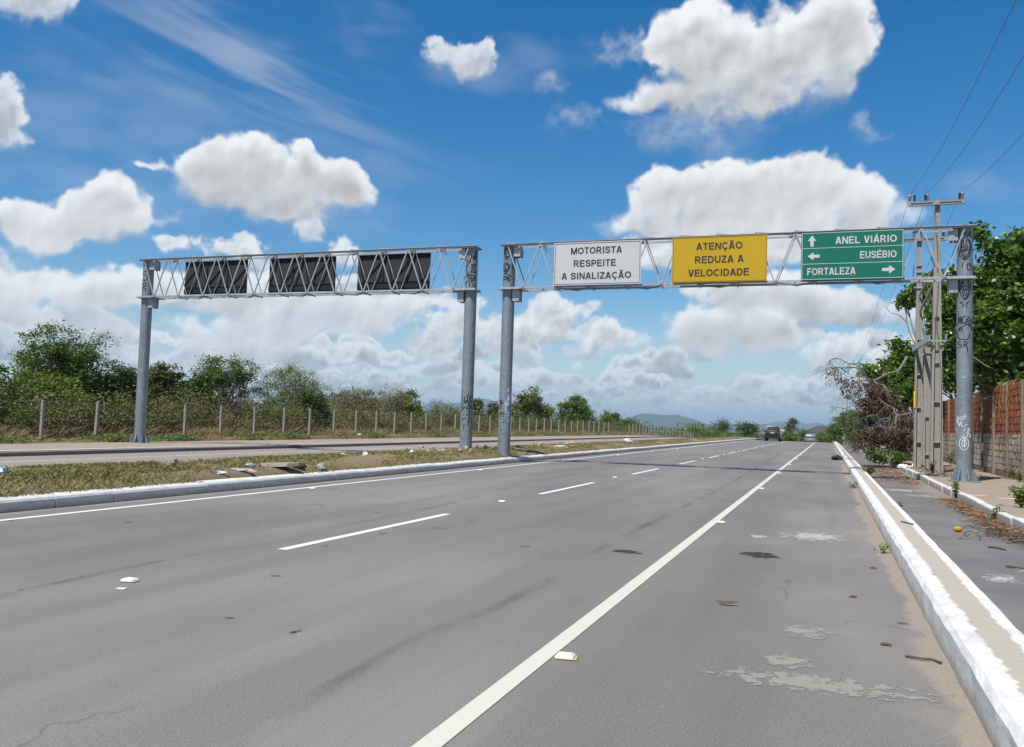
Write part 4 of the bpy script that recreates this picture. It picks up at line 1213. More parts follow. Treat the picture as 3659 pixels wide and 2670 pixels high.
def crossarm(root, x0, x1, y, z, arms):
    mb = MB()
    slab(mb, x0, x1, y - .05, y + .05, z + .035, z + .075)
    slab(mb, x0, x1, y - .05, y + .05, z - .055, z - .02)
    slab(mb, x0 + .01, x1 - .01, y - .02, y + .05, z - .021, z + .036)
    for xx in (x0, x1 - .09, (x0 + x1) / 2 - .1):
        slab(mb, xx, xx + (.2 if abs(xx - (x0 + x1) / 2) < .2 else .09), y - .055, y - .019, z - .05, z + .07)
    mb.build('crossarm', POLE_CONC, root)
    for xx, dk in arms:
        insulator(root, xx, y, z + .11, dk)


near_pole = thing('utility_pole', 'tall concrete utility pole with a crossarm behind the right gantry pole', 'utility pole', (3.45, 33.1, .07), 'concrete utility poles')
hpole(near_pole, 3.45, 33.1, .07, 9.40, .40, .155, 5.35, (1.06, 2.42, 3.78), .08)
crossarm(near_pole, 2.52, 4.26, 32.93, 9.24, ((2.57, False), (2.72, True), (3.06, True), (3.13, False), (4.12, True), (4.20, False)))
MB().tube(smooth_path([(2.72, 32.9, 9.6), (2.73, 32.9, 9.78), (2.62, 32.93, 9.66)], 5), .006, 5).build('jumper_wire', WIRE, near_pole)
MB().tube(smooth_path([(3.06, 32.9, 9.6), (3.10, 32.9, 9.80), (3.2, 32.93, 9.68)], 5), .006, 5).build('jumper_wire', WIRE, near_pole)
MB().tube(smooth_path([(4.12, 32.9, 9.6), (4.17, 32.9, 9.80), (4.27, 32.93, 9.70)], 5), .006, 5).build('jumper_wire', WIRE, near_pole)
MB().tube(smooth_path([(3.37, 32.96, 9.0), (3.42, 32.95, 8.0), (3.47, 32.94, 6.5), (3.42, 32.94, 5.2), (3.56, 32.94, 3.5), (3.58, 32.93, 2.0), (3.57, 32.93, .1)], 6), .008, 5).build('earth_wire', WIRE, near_pole)
# galvanised channel strapped across the poles
MB().bar((3.20, 32.80, 4.62), (3.02, 37.0, 4.62), .03, .20).bar((3.235, 32.80, 4.715), (3.055, 37.0, 4.715), .07, .012).bar((3.235, 32.80, 4.525), (3.055, 37.0, 4.525), .07, .012).build('channel_brace', GALV, near_pole)
MB().box((3.72, 33.0, 4.63), (.025, .30, .24)).box((3.45, 32.87, 4.53), (.56, .03, .05)).box((3.45, 33.28, 4.53), (.56, .03, .05)).build('strap', GALV, near_pole)
MB().box((3.755, 33.0, 4.735), (.07, .30, .012)).box((3.755, 33.0, 4.525), (.07, .30, .012)).build('strap', GALV, near_pole)

stub = thing('support_post', 'short concrete post between the two tall utility poles by the kerb', 'post', (3.335, 35.0, .07))
hpole(stub, 3.335, 35.0, .07, 4.50, .27, .20, 1.95, (.60, 1.92), .065, .26)
MB().box((3.335, 34.9, 4.30), (.32, .04, .06)).build('strap', GALV, stub)

far_pole = thing('utility_pole', 'second concrete utility pole with a yellow tag, just behind the taller one', 'utility pole', (3.20, 36.6, .07), 'concrete utility poles')
hpole(far_pole, 3.20, 36.6, .07, 8.95, .34, .15, 4.92, (1.02, 2.31, 3.55), .075)
crossarm(far_pole, 2.35, 4.12, 36.45, 8.72, ((2.40, False), (3.0, False), (4.05, False), (4.0, True)))
MB().box((3.045, 36.43, 2.63), (.06, .012, .62)).build('tag_strip', YELLOW_TAG, far_pole)
for k, zz in enumerate((7.75, 7.5, 7.2, 6.9)):
    MB().box((3.20, 36.47, zz), (.28, .035, .05)).box((3.02, 36.42, zz), (.05, .1, .05)).build('cable_bracket', GALV, far_pole)
MB().tube([(3.0, 36.42, 7.8), (2.98, 36.4, 7.4), (3.0, 36.42, 6.9), (3.06, 36.42, 6.5)], .012, 5).build('cable', SIGN_RAIL, far_pole)
MB().bar((3.20, 36.45, 6.6), (3.62, 34.6, 7.6), .06, .06).build('stay_brace', POLE_CONC, far_pole)
MB().bar((3.22, 36.45, 6.0), (3.55, 34.4, 6.9), .06, .06).build('stay_brace', POLE_CONC, far_pole)

dist_pole = thing('utility_pole', 'distant concrete utility pole with a crossarm among the bare branches', 'utility pole', (3.05, 100, 0), 'concrete utility poles')
hpole(dist_pole, 3.05, 100, 0, 8.95, .36, .16, 4.5, (), .075)
crossarm(dist_pole, 2.36, 3.84, 99.85, 8.70, ((2.42, False), (2.95, False), (3.78, False)))
post2 = thing('utility_pole', 'plain pale pole standing by the far kerb beyond the fallen tree', 'utility pole', (1.95, 105, -.08), 'concrete utility poles')
hpole(post2, 1.95, 105, -.08, 5.6, .28, .14, .5, (), .07)
MB().tube([(1.56, 112, -.1), (1.55, 112, 1.6), (1.56, 112, 3.3)], [.09, .08, .07], 8).build('wooden_post', flat('weathered_wood', (.34, .29, .17), .9, .2, .2), None, True, (1.56, 112, 0))
tag(bpy.data.objects['wooden_post'], 'thin yellowish wooden post by the kerb far along the lane', 'post')


def span(x, ya, za, yb, zb, sag, xb=None):
    xb = x if xb is None else xb
    return [(x + (xb - x) * t, ya + (yb - ya) * t, za + (zb - za) * t - sag * 4 * t * (1 - t)) for t in [i / 30 for i in range(31)]]


for nm, x, xb, lab in (('power_line', 2.57, 2.42, 'overhead wire nearest the road, left end of the crossarms'),
                       ('power_line', 3.13, 2.95, 'middle overhead wire carried on the crossarms'),
                       ('power_line', 4.20, 3.78, 'overhead wire nearest the wall, right end of the crossarms')):
    mb = MB()
    mb.tube(span(x, -15, 9.5, 32.93, 9.62, 1.85), .0065, 5)
    mb.tube(span(x, 32.93, 9.62, 99.85, 9.0, 1.1, xb), .0065, 5)
    o = mb.build(nm, WIRE, None, True, (x, 32.93, 9.6)); tag(o, lab, 'power line', 'overhead wires along the right side')

# ---------------------------------------------------------------- brick wall with concrete posts
wall = thing('brick_wall', 'old red brick wall with grey flaking whitewash along the right sidewalk', 'wall', (5.3, 34, .05))
BH, BL = .208, .295
mb = MB(); mb.box2((5.245, 17.0, -.1), (5.40, 62.0, 2.93)); mb.build('mortar_core', MORTAR, wall)
rb = random.Random(21)
bm_variants = []
for k in range(5):
    me = bpy.data.meshes.new('brick')
    w, l, hh = .05, BL - .022, BH - .022
    vs = []
    for z in (-hh / 2, hh / 2):
        for (x, yy) in ((-w / 2, -l / 2), (w / 2, -l / 2), (w / 2, l / 2), (-w / 2, l / 2)):
            vs.append((x + rb.uniform(-.006, .006), yy + rb.uniform(-.006, .006), z + rb.uniform(-.006, .006)))
    me.from_pydata(vs, [], [(0, 3, 2, 1), (4, 5, 6, 7), (0, 1, 5, 4), (1, 2, 6, 5), (2, 3, 7, 6), (3, 0, 4, 7)])
    me.materials.append(BRICK); bm_variants.append(me)
cells = []
for row in range(14):
    yy = 17.1 + (BL / 2 if row % 2 else 0)
    while yy < 61.8:
        cells.append((yy, row)); yy += BL
near = sorted([c for c in cells if c[0] > 26.6], key=lambda c: c[0])[:296]
nearset = set(near)
L0 = org(wall)
rest = MB()
for (yy, row) in cells:
    z = .05 + BH * (row + .5) + .0
    dx = rb.uniform(-.012, .006)
    if (yy, row) in nearset:
        o = bpy.data.objects.new('brick', rb.choice(bm_variants))
        o.location = (5.235 + dx - L0.x, yy - L0.y, z - L0.z)
        o.rotation_euler = (rb.uniform(-.02, .02), rb.uniform(-.03, .03), rb.uniform(-.03, .03))
        link(o, wall)
    else:
        rest.box((5.235 + dx, yy, z), (.05, BL - .022, BH - .022))
o = rest.build('brickwork', BRICK, wall); o['kind'] = 'stuff'
yy = 21.6
while yy < 62:
    m = MB(); m.box((5.20, yy, 1.46), (.10, .15, 3.02), Matrix.Rotation(rb.uniform(-.008, .008), 3, 'Y')); m.build('post', WALL_POST, wall)
    yy += 2.32

# ---------------------------------------------------------------- vegetation
DEAD_LIMBS = [([(3.21,42.0,4.73),(2.85,41.5,4.13),(2.39,41.0,3.89),(1.95,40.5,3.6),(1.79,40.0,3.52)],0.1,0.07),([(1.79,40.0,3.52),(1.5,39.81,3.65),(1.26,39.62,3.99),(0.94,39.44,4.07),(0.65,39.25,4.03),(0.28,39.06,4.04),(-0.02,38.88,4.0),(-0.11,38.69,3.81),(-0.04,38.5,3.56)],0.055,0.012),([(1.32,40.0,3.96),(1.08,39.86,4.2),(0.75,39.71,4.26),(0.42,39.57,4.43),(0.19,39.43,4.44),(0.0,39.29,4.25),(-0.13,39.14,3.99),(-0.06,39.0,3.79)],0.035,0.01),([(1.28,40.0,4.01),(1.26,40.25,4.38),(1.33,40.5,4.71)],0.03,0.012),([(1.79,40.0,3.52),(1.92,39.75,3.36),(2.13,39.5,3.3),(2.25,39.25,3.1),(2.46,39.0,2.99)],0.06,0.045),([(1.79,40.0,3.52),(1.89,40.25,3.31),(2.09,40.5,3.1)],0.05,0.04),([(1.95,39.5,2.76),(2.22,39.38,2.52),(2.52,39.25,2.33),(2.56,39.12,2.13),(2.91,39.0,2.04)],0.04,0.06),([(3.15,38.5,2.18),(2.82,38.4,2.08),(2.57,38.3,2.02),(2.5,38.2,1.74),(2.37,38.1,1.78),(2.3,38.0,1.96)],0.075,0.05),([(2.07,40.0,2.14),(1.52,39.8,2.14),(1.09,39.6,2.15),(0.67,39.4,2.29),(0.3,39.2,2.35),(0.05,39.0,2.37)],0.035,0.012),([(1.68,39.5,3.2),(1.4,39.33,3.09),(1.21,39.17,2.78),(1.17,39.0,2.53)],0.025,0.012),([(1.09,39.5,2.15),(0.77,39.38,2.04),(0.44,39.25,1.98),(0.21,39.12,1.83),(0.08,39.0,1.67)],0.022,0.008),([(0.94,39.5,4.08),(0.66,39.33,3.86),(0.43,39.17,3.55),(0.29,39.0,3.35)],0.02,0.008),([(1.5,39.6,3.64),(1.08,39.5,3.63),(0.76,39.4,3.47),(0.53,39.3,3.17),(0.48,39.2,2.87)],0.024,0.008),([(2.11,39.0,1.83),(1.75,38.83,2.06),(1.47,38.67,2.0),(1.2,38.5,1.85)],0.03,0.01),([(2.79,38.6,1.66),(2.35,38.45,1.55),(1.86,38.3,1.58),(1.37,38.15,1.47),(0.88,38.0,1.36)],0.035,0.01)]
DEAD_LOBES = [(1.7,40.0,3.07,0.47,0.47),(2.28,40.5,2.85,0.55,0.55),(1.52,40.0,2.57,0.47,0.47),(2.07,40.0,2.24,0.69,0.69),(2.71,40.0,1.81,0.64,0.64),(1.54,40.5,2.03,0.4,0.4),(1.81,40.0,1.24,0.64,0.64),(2.5,39.5,1.17,0.68,0.68),(2.91,39.0,1.28,0.43,0.43),(1.33,39.5,1.08,0.44,0.44),(1.14,39.2,0.73,0.2,0.2),(3.0,39.0,0.81,0.33,0.33)]
DROOP_LOBES = [(0.29,39.3,3.71,0.35,0.35),(0.66,39.4,3.27,0.35,0.35),(0.85,39.4,2.98,0.35,0.35),(0.15,39.2,3.45,0.17,0.17),(1.09,39.8,3.2,0.3,0.3)]
GREEN_DEBRIS = [(1.86,39.0,0.48,0.43,0.43),(2.45,38.6,0.56,0.52,0.52),(2.86,38.3,0.49,0.28,0.28),(2.02,37.8,0.18,0.26,0.26),(1.68,39.2,0.66,0.34,0.34)]
MANGO_LOBES = [(3.15,46.0,5.52,0.26,0.26),(3.31,46.0,5.0,0.4,0.4),(2.89,46.0,4.43,0.51,0.51),(3.42,46.0,4.15,0.57,0.57),(1.81,44.0,4.18,0.22,0.22),(2.42,45.0,3.91,0.39,0.39),(3.45,45.0,3.26,0.44,0.44),(3.09,45.0,3.04,0.44,0.44),(2.63,45.0,3.47,0.33,0.33),(3.76,46.5,5.05,0.34,0.34),(2.33,44.0,3.09,0.22,0.22)]
TREE_A = [(5.65,33.5,7.3,0.76,0.76),(4.8,33.5,8.1,0.43,0.43),(6.05,33.0,7.48,0.74,0.74),(5.14,33.5,6.46,0.71,0.71),(5.97,33.0,5.99,0.88,0.88),(5.23,33.0,5.16,0.84,0.84),(6.04,32.5,4.63,0.91,0.91),(5.23,33.0,4.04,0.74,0.74),(5.88,32.5,3.45,0.72,0.72),(5.14,33.5,3.23,0.47,0.47),(6.54,33.0,6.53,0.92,0.92),(6.59,32.5,4.18,0.99,0.99),(7.17,33.0,5.6,1.09,1.09)]
TREE_B = [(5.78,47.0,8.84,0.67,0.67),(5.17,47.0,8.31,0.74,0.74),(5.89,46.0,7.35,0.92,0.92),(5.17,47.0,6.95,0.81,0.81),(5.9,46.0,5.77,0.98,0.98),(5.12,46.5,5.01,0.8,0.8),(5.78,46.0,4.19,0.85,0.85),(5.42,47.0,6.0,0.67,0.67),(6.37,46.0,6.29,0.78,0.78),(6.48,46.0,4.59,0.78,0.78)]
TREE_C = [(4.39,58.0,9.4,0.44,0.44),(4.93,58.0,9.9,0.54,0.54),(5.62,58.0,9.63,0.59,0.59),(5.62,58.0,10.47,0.47,0.47),(5.97,57.0,8.81,0.49,0.49),(5.68,57.0,7.33,0.36,0.36),(5.91,57.0,6.51,0.49,0.49),(6.22,58.0,10.63,0.5,0.5)]
ROADSIDE_TREE = [(0.82,112.0,1.38,0.93,0.93),(1.25,115.0,2.41,0.75,0.75),(1.83,108.0,2.05,0.83,0.83),(0.32,120.0,0.66,0.64,0.64),(2.21,105.0,2.81,0.87,0.87),(2.85,100.0,2.76,0.94,0.94),(3.05,95.0,1.58,0.95,0.95),(2.4,100.0,1.13,0.82,0.82)]



def unit(rng, n):
    v = rng.normal(size=(n, 3)); return v / np.linalg.norm(v, axis=1, keepdims=True)


def leaf_arrays(rng, C, ln, wd, up=.45, droop=0.0):
    """diamond leaves at the points C, slightly folded towards the light"""
    n = len(C)
    a = unit(rng, n); a[:, 2] = a[:, 2] * (1 - up) - droop; a /= np.linalg.norm(a, axis=1, keepdims=True)
    nn = unit(rng, n); nn[:, 2] += up * 2.2; nn[:, 1] -= .25
    b = np.cross(a, nn); b /= np.maximum(np.linalg.norm(b, axis=1, keepdims=True), 1e-6)
    l = ln * rng.uniform(.65, 1.3, (n, 1)); w = wd * rng.uniform(.65, 1.3, (n, 1))
    V = np.stack([C - a * l * .5, C + b * w * .5 + a * l * .05, C + a * l * .5, C - b * w * .5 + a * l * .05], 1).reshape(-1, 3)
    F = np.arange(4 * n).reshape(n, 4)
    return V, F


def crown_points(rng, lobes, ncl, per, spread, shell=.45):
    lob = np.array([(l[0], l[1], l[2], l[3], l[3], l[4] if len(l) > 4 else l[3]) for l in lobes], dtype=float)
    vol = lob[:, 3] ** 2 * lob[:, 5]; pick = rng.choice(len(lob), ncl, p=vol / vol.sum())
    d = unit(rng, ncl); r = shell + (1 - shell) * rng.random((ncl, 1)) ** .6
    cen = lob[pick, :3] + d * r * lob[pick, 3:6]
    # twig-sized sprays: some dense, some loose
    cnt = rng.poisson(per * rng.uniform(.4, 1.6, ncl))
    idx = np.repeat(np.arange(ncl), cnt)
    sp = spread * rng.uniform(.6, 1.25, ncl)[idx, None]
    off = rng.normal(size=(len(idx), 3)) * sp; off[:, 2] *= .62
    return cen[idx] + off, cen


GREEN = leafmat('leaf_green', [(0, (.024, .050, .007)), (.4, (.055, .100, .012)), (.75, (.100, .155, .018)), (1, (.165, .205, .032))], .3)
GLOSSY = leafmat('leaf_glossy', [(0, (.020, .052, .006)), (.35, (.048, .105, .010)), (.7, (.10, .175, .018)), (.95, (.155, .235, .028)), (1, (.22, .19, .04))], .30, .36, 1.4, .5)
DARK = leafmat('leaf_dark', [(0, (.016, .036, .006)), (.5, (.036, .072, .010)), (1, (.080, .125, .018))], .28)
OLIVE = leafmat('leaf_olive', [(0, (.050, .062, .014)), (.5, (.098, .112, .026)), (.85, (.15, .155, .042)), (1, (.19, .145, .06))], .3)
YELLOWGREEN = leafmat('leaf_yellowgreen', [(0, (.045, .075, .009)), (.5, (.105, .150, .015)), (1, (.19, .215, .028))], .3)
BROWNLEAF = leafmat('leaf_brown', [(0, (.030, .018, .012)), (.4, (.070, .040, .025)), (.75, (.12, .070, .040)), (1, (.18, .11, .065))], .1, .8)
SCRUBLEAF = leafmat('leaf_scrub', [(0, (.050, .050, .016)), (.35, (.105, .095, .032)), (.7, (.175, .140, .065)), (1, (.25, .19, .11))], .2, .7)
DRYGRASS = leafmat('dry_grass_blade', [(0, (.13, .115, .045)), (.4, (.26, .205, .095)), (.75, (.36, .28, .14)), (1, (.12, .15, .04))], .2, .75, .9)
REDLEAF = leafmat('leaf_reddish', [(0, (.026, .044, .008)), (.5, (.065, .080, .018)), (.85, (.13, .085, .036)), (1, (.21, .10, .05))], .28)
FARLEAF = leafmat('leaf_far', [(0, (.020, .042, .008)), (.5, (.048, .088, .012)), (1, (.10, .145, .022))], .25, .6, .12)


def limb_path(rng, a, b, bend=.18):
    a = np.array(a, float); b = np.array(b, float); m1 = a + (b - a) * .35 + rng.normal(0, bend, 3) * .6; m2 = a + (b - a) * .7 + rng.normal(0, bend, 3)
    return [tuple(p) for p in smooth_path([tuple(a), tuple(m1), tuple(m2), tuple(b)], 4)]


def trunk_mesh(rng, base, cens, r, forks=8, fork_h=.35):
    mb = MB(); base = np.array(base, float)
    top = cens.mean(0); f = base + (top - base) * fork_h
    mb.tube(limb_path(rng, base - (0, 0, .15), f, .06), list(np.linspace(r, r * .75, 13)), 8)
    sel = cens[rng.choice(len(cens), min(forks, len(cens)), replace=False)]
    for c in sel:
        p = limb_path(rng, f, c, .16)
        mb.tube(p, list(np.linspace(r * .55, r * .10, len(p))), 6)
        for k in range(3):
            s = np.array(p[int(rng.integers(4, len(p) - 1))]); d = c + rng.normal(0, .5, 3)
            q = limb_path(rng, s, d, .1); mb.tube(q, list(np.linspace(r * .2, r * .05, len(q))), 5)
    return mb


def tree(name, label, base, lobes, mat, ncl, per, leaf, spread, r=.12, group=None, cat='tree', seed=1, forks=8, shell=.45, up=.45, bark=None, fork_h=.35):
    rng = np.random.default_rng(seed)
    root = thing(name, label, cat, base, group)
    pts, cen = crown_points(rng, lobes, ncl, per, spread, shell)
    V, F = leaf_arrays(rng, pts, leaf[0], leaf[1], up)
    np_mesh('crown', V, F, mat, root)
    trunk_mesh(rng, base, cen, r, forks, fork_h).build('trunk', bark or BARK, root, True)
    return root


def dome(cx, cy, zb, zt, w, k=7, seed=0, low=.25, round_=.55):
    """lobes filling an uneven crown between two heights"""
    r = random.Random(seed * 7 + 3); out = []
    h_ = zt - zb
    for i in range(k):
        t = (i + .5) / k; z = zb + h_ * (low + (1 - low) * t * .86)
        ww = w * (1 - round_ * max(0, t - .35)) * r.uniform(.55, 1.0) / 2
        a = r.uniform(0, 6.28)
        rad = max(.26, .36 * w * r.uniform(.6, 1.0) * (1 - .3 * t))
        out.append((cx + math.cos(a) * max(0, ww - rad * .6), cy + math.sin(a) * max(0, ww - rad * .6), min(z, zt - rad * .7), rad, rad * .78))
    return out


LG = 'trees and bushes behind the fence'
def ltree(name, label, x, y, zt, w, mat, ncl, per, leaf, spread, seed, k=8, zb=None, r=.1, shell=.4, low=.2, cat='tree', forks=8, up=.45, rnd=.55):
    zb = ZL(y) + P(y) if zb is None else zb
    leaf = (leaf[0] * 1.35, leaf[1] * 1.5); ncl = int(ncl * 1.45)
    return tree(name, label, (x, y, ZL(y) + P(y)), dome(x, y, zb, zt, w * 1.12, k + 4, seed, low, rnd), mat, ncl, per, leaf, spread * 1.1, r, LG, cat, seed, forks, shell, up)


ltree('bushy_tree', 'green tree cut off by the left edge of the photo', -31.6, 26.6, 3.1, 3.0, GREEN, 110, 75, (.11, .05), .20, 31)
ltree('bushy_tree', 'broad tall green tree behind the fence at far left, the tallest there', -33.2, 31.0, 4.95, 4.4, GREEN, 260, 85, (.11, .05), .22, 32, 14, .3, .14, .4, .08, rnd=.45)
ltree('bushy_tree', 'dense yellowish green bush at the left foot of the tallest tree', -31.4, 29.0, 2.9, 3.2, YELLOWGREEN, 120, 80, (.11, .05), .2, 33, 8, .2)
ltree('bushy_tree', 'dark green bush filling the space right of the tallest tree', -32.0, 33.4, 3.5, 3.0, DARK, 150, 85, (.11, .05), .2, 34, 9, .2)
ltree('reddish_tree', 'dark tree with reddish brown top just right of the outer gantry pole', -32.5, 36.6, 3.95, 3.0, REDLEAF, 170, 75, (.14, .06), .2, 35, 9, .2)
ltree('bushy_tree', 'glossy dark bush between the outer gantry pole and the open branched tree', -31.5, 38.0, 3.4, 2.8, DARK, 150, 75, (.15, .07), .2, 36, 8, .2)
ltree('branching_tree', 'open tree with bare grey lower branches and tufts of green leaves on top', -31.2, 40.6, 4.65, 3.5, GREEN, 80, 90, (.10, .045), .22, 37, 9, 1.9, .11, .75, .2, 'tree', 16)
ltree('acacia_tree', 'feathery olive green dome shaped tree under the first sign back', -33.2, 51.0, 4.55, 5.4, OLIVE, 260, 85, (.09, .028), .24, 38, 12, .4, .12, .55, .15, 'tree', 14)
ltree('dark_bush', 'small dark upright bush standing before the feathery olive tree', -29.2, 46.0, 2.85, 1.7, DARK, 70, 85, (.10, .05), .18, 39, 6, .8, .07)
ltree('scrub_bush', 'brownish twiggy thicket to the right of the feathery olive tree', -33.0, 57.5, 3.7, 3.6, SCRUBLEAF, 130, 60, (.10, .035), .28, 40, 8, .3, .07, .4, .15, 'bush', 20)
ltree('scrub_bush', 'olive thicket beside the brownish thicket, left of the round bright tree', -33.5, 61.5, 3.5, 3.4, OLIVE, 140, 65, (.10, .035), .26, 41, 8, .3, .07, .4, .15, 'bush', 16)
ltree('round_tree', 'round bright green tree just left of the scribbled median pole', -32.2, 65.0, 3.75, 2.8, YELLOWGREEN, 100, 75, (.14, .06), .2, 42, 11, 1.0, .09, .5, .1, 'tree', 9, .45, .2)
ltree('scrub_bush', 'sparse thin leaved bush against the blue hills left of the median poles', -32.0, 71.5, 3.1, 3.4, OLIVE, 70, 40, (.12, .04), .3, 43, 7, .4, .06, .5, .2, 'bush', 18)
ltree('round_tree', 'dark green tree seen between the two median poles, the left one', -40.0, 99.0, 4.1, 2.1, DARK, 90, 75, (.17, .08), .22, 44, 7, .9)
ltree('round_tree', 'dark green tree seen between the two median poles, the right one', -40.0, 104.6, 3.85, 1.9, DARK, 80, 75, (.17, .08), .22, 45, 7, .9)
ltree('loose_tree', 'loose crowned tree with separate leaf tufts right of the median poles', -32.0, 95.5, 5.3, 4.2, OLIVE, 46, 60, (.24, .10), .26, 46, 14, 1.9, .11, .6, .1, 'tree', 16, .45, .15)
ltree('bushy_tree', 'low dark green tree under the loose crowned tree', -32.5, 99.0, 3.7, 4.0, GREEN, 130, 75, (.19, .09), .28, 47, 8, .7)
ltree('bushy_tree', 'airy rounded green tree below the white sign', -33.0, 118.0, 5.45, 5.6, GREEN, 130, 70, (.22, .09), .28, 48, 16, .6, .13, .5, .1, 'tree', 12, .45, .12)
ltree('bushy_tree', 'smaller green tree right of the airy rounded one, where the hills begin', -33.0, 139.0, 3.8, 3.8, YELLOWGREEN, 80, 70, (.24, .10), .28, 49, 12, .4, .1, .5, .1, 'tree', 9, .45, .2)
ltree('bushy_tree', 'low green bush farther along the fence, beneath the long hill', -33.5, 150.0, 2.3, 6.0, GREEN, 110, 60, (.26, .11), .36, 50, 8, -.2, .1, .4, .2, 'bush')

ltree('bare_bush', 'leafless greyish twiggy bush before the open branched tree', -30.2, 40.2, 2.9, 2.4, SCRUBLEAF, 22, 30, (.07, .03), .2, 51, 6, .8, .06, .6, .3, 'bush', 34)
ltree('bare_bush', 'brown twiggy bush left of the round bright tree, taller than the scrub', -31.0, 60.0, 3.9, 2.6, SCRUBLEAF, 60, 45, (.08, .03), .26, 52, 7, 1.0, .06, .6, .3, 'bush', 30)
# undergrowth: dry stems, brown leaves and tall grass along the fence
rng = np.random.default_rng(77)


def zl_arr(y):
    return np.interp(y, [-200, 18, 27, 40, 60, 110, 400], [.08, .08, .12, .22, .32, .22, 0]) + np.interp(y, [0, 106, 120, 140, 160, 300], [0, 0, P(120), P(140), P(160), P(300)])


def blades(rng, X, Y, Z, hmin, hmax, w, lean=.35):
    n = len(X)
    hgt = rng.uniform(hmin, hmax, n); az = rng.uniform(0, 6.283, n); ll = hgt * rng.normal(0, lean, n); ll2 = hgt * rng.normal(0, lean, n)
    wx = np.cos(az) * w * rng.uniform(.6, 1.4, n) / 2; wy = np.sin(az) * w * rng.uniform(.6, 1.4, n) / 2
    V = np.stack([np.stack([X - wx, Y - wy, Z - .02], 1), np.stack([X + wx, Y + wy, Z - .02], 1),
                  np.stack([X + ll * .45 + wx * .6, Y + ll2 * .45 + wy * .6, Z + hgt * .6], 1),
                  np.stack([X + ll, Y + ll2, Z + hgt], 1)], 1).reshape(-1, 3)
    return V, np.arange(4 * n).reshape(n, 4)


def scatter_y(rng, n, y0, y1):
    """more of them close by"""
    u = rng.random(n); return y0 * (y1 / y0) ** u


n = 34000
Y = scatter_y(rng, n, 13, 150); X = -26.9 - np.abs(rng.normal(0, 2.3, n)) - rng.random(n) * .5
cl = np.sin(X * 2.1 + Y * .9) * np.sin(Y * .37 + 1.3) ; keep = rng.random(n) < .55 + .4 * cl
X, Y = X[keep], Y[keep]
V, F = blades(rng, X, Y, zl_arr(Y), .10, .62, .014, .75)
o = np_mesh('dry_undergrowth', V, F, leafmat('dry_stem', [(0, (.05, .040, .026)), (.4, (.11, .085, .050)), (.8, (.18, .140, .082)), (1, (.25, .20, .115))], .1, .85)); tag(o, kind='stuff')
n = 60000
Y = scatter_y(rng, n, 13, 150); X = -27.2 - np.abs(rng.normal(0, 2.6, n)) - rng.random(n) * .4
hz = rng.beta(1.5, 2.0, n) * (1.0 + .6 * np.sin(Y * .55 + X * .4) * np.sin(Y * .21)) * 1.5
V, F = leaf_arrays(rng, np.stack([X, Y, zl_arr(Y) + hz], 1), .12, .04, .3)
o = np_mesh('scrub_foliage', V, F, SCRUBLEAF); tag(o, kind='stuff')
nb = 620
BY_ = scatter_y(rng, nb, 14, 150); BX = -28.3 - np.abs(rng.normal(0, 2.4, nb)); BH_ = rng.uniform(.3, 1.0, nb) * np.interp(BY_, [14, 40, 60, 150], [2.1, 2.0, 1.7, 1.6]); BW = rng.uniform(.35, .8, nb)
idx = np.repeat(np.arange(nb), rng.poisson(260, nb)); d = rng.normal(size=(len(idx), 3)) * .45
Cc = np.stack([BX[idx] + d[:, 0] * BW[idx], BY_[idx] + d[:, 1] * BW[idx], zl_arr(BY_[idx]) + np.clip(BH_[idx] * (.62 + d[:, 2] * .62), .05, None)], 1)
kind = rng.random(nb)[idx]
for nm_, sel, mt in (('green_undergrowth', kind < .20, GREEN), ('olive_undergrowth', (kind >= .20) & (kind < .50), OLIVE), ('brown_undergrowth', (kind >= .50) & (kind < .86), SCRUBLEAF), ('dark_undergrowth', kind >= .86, DARK)):
    V, F = leaf_arrays(rng, Cc[sel], .14, .06, .4)
    o = np_mesh(nm_, V, F, mt); tag(o, kind='stuff')
n = 70000
Y = scatter_y(rng, n, 12, 175); X = -35 - rng.random(n) ** 1.4 * (12 + Y * .7)
hz = rng.beta(1.6, 1.3, n) * (2.3 + .6 * np.sin(X * .31 + Y * .2) + .5 * np.sin(X * .8 - Y * .33))
V, F = leaf_arrays(rng, np.stack([X, Y, zl_arr(Y) + hz], 1), .34, .17, .4)
o = np_mesh('thicket', V, F, leafmat('leaf_thicket', [(0, (.035, .050, .010)), (.4, (.080, .090, .022)), (.75, (.13, .115, .042)), (1, (.17, .13, .06))], .25, .6, .35)); tag(o, kind='stuff')
# verge grass and low weeds at the fence foot
n = 52000
Y = scatter_y(rng, n, 12, 150); X = -25.2 - rng.random(n) ** .8 * 2.9
hm = .55 + .45 * np.sin(Y * .8 + X * 1.3) * np.sin(Y * .33)
V, F = blades(rng, X, Y, zl_arr(Y), .05, .55, .013, .6)
k4 = V.reshape(-1, 4, 3); zb4 = k4[:, :1, 2:]; k4[:, :, 2:] = zb4 + (k4[:, :, 2:] - zb4) * (hm[:, None, None] * np.clip((-25.0 - X) / 1.6, .25, 1.1)[:, None, None]); V = k4.reshape(-1, 3)
o = np_mesh('verge_grass', V, F, DRYGRASS); tag(o, kind='stuff')
n = 26000
Y = scatter_y(rng, n, 12, 120); X = -25.15 - rng.random(n) ** 1.5 * 1.6
sel = np.sin(Y * 1.1) * np.sin(Y * .41 + 1) + rng.normal(0, .25, n) > .1
X, Y = X[sel], Y[sel]
V, F = leaf_arrays(rng, np.stack([X, Y, zl_arr(Y) + rng.random(len(X)) * .22], 1), .11, .06, .6)
o = np_mesh('verge_weeds', V, F, GREEN); tag(o, kind='stuff')

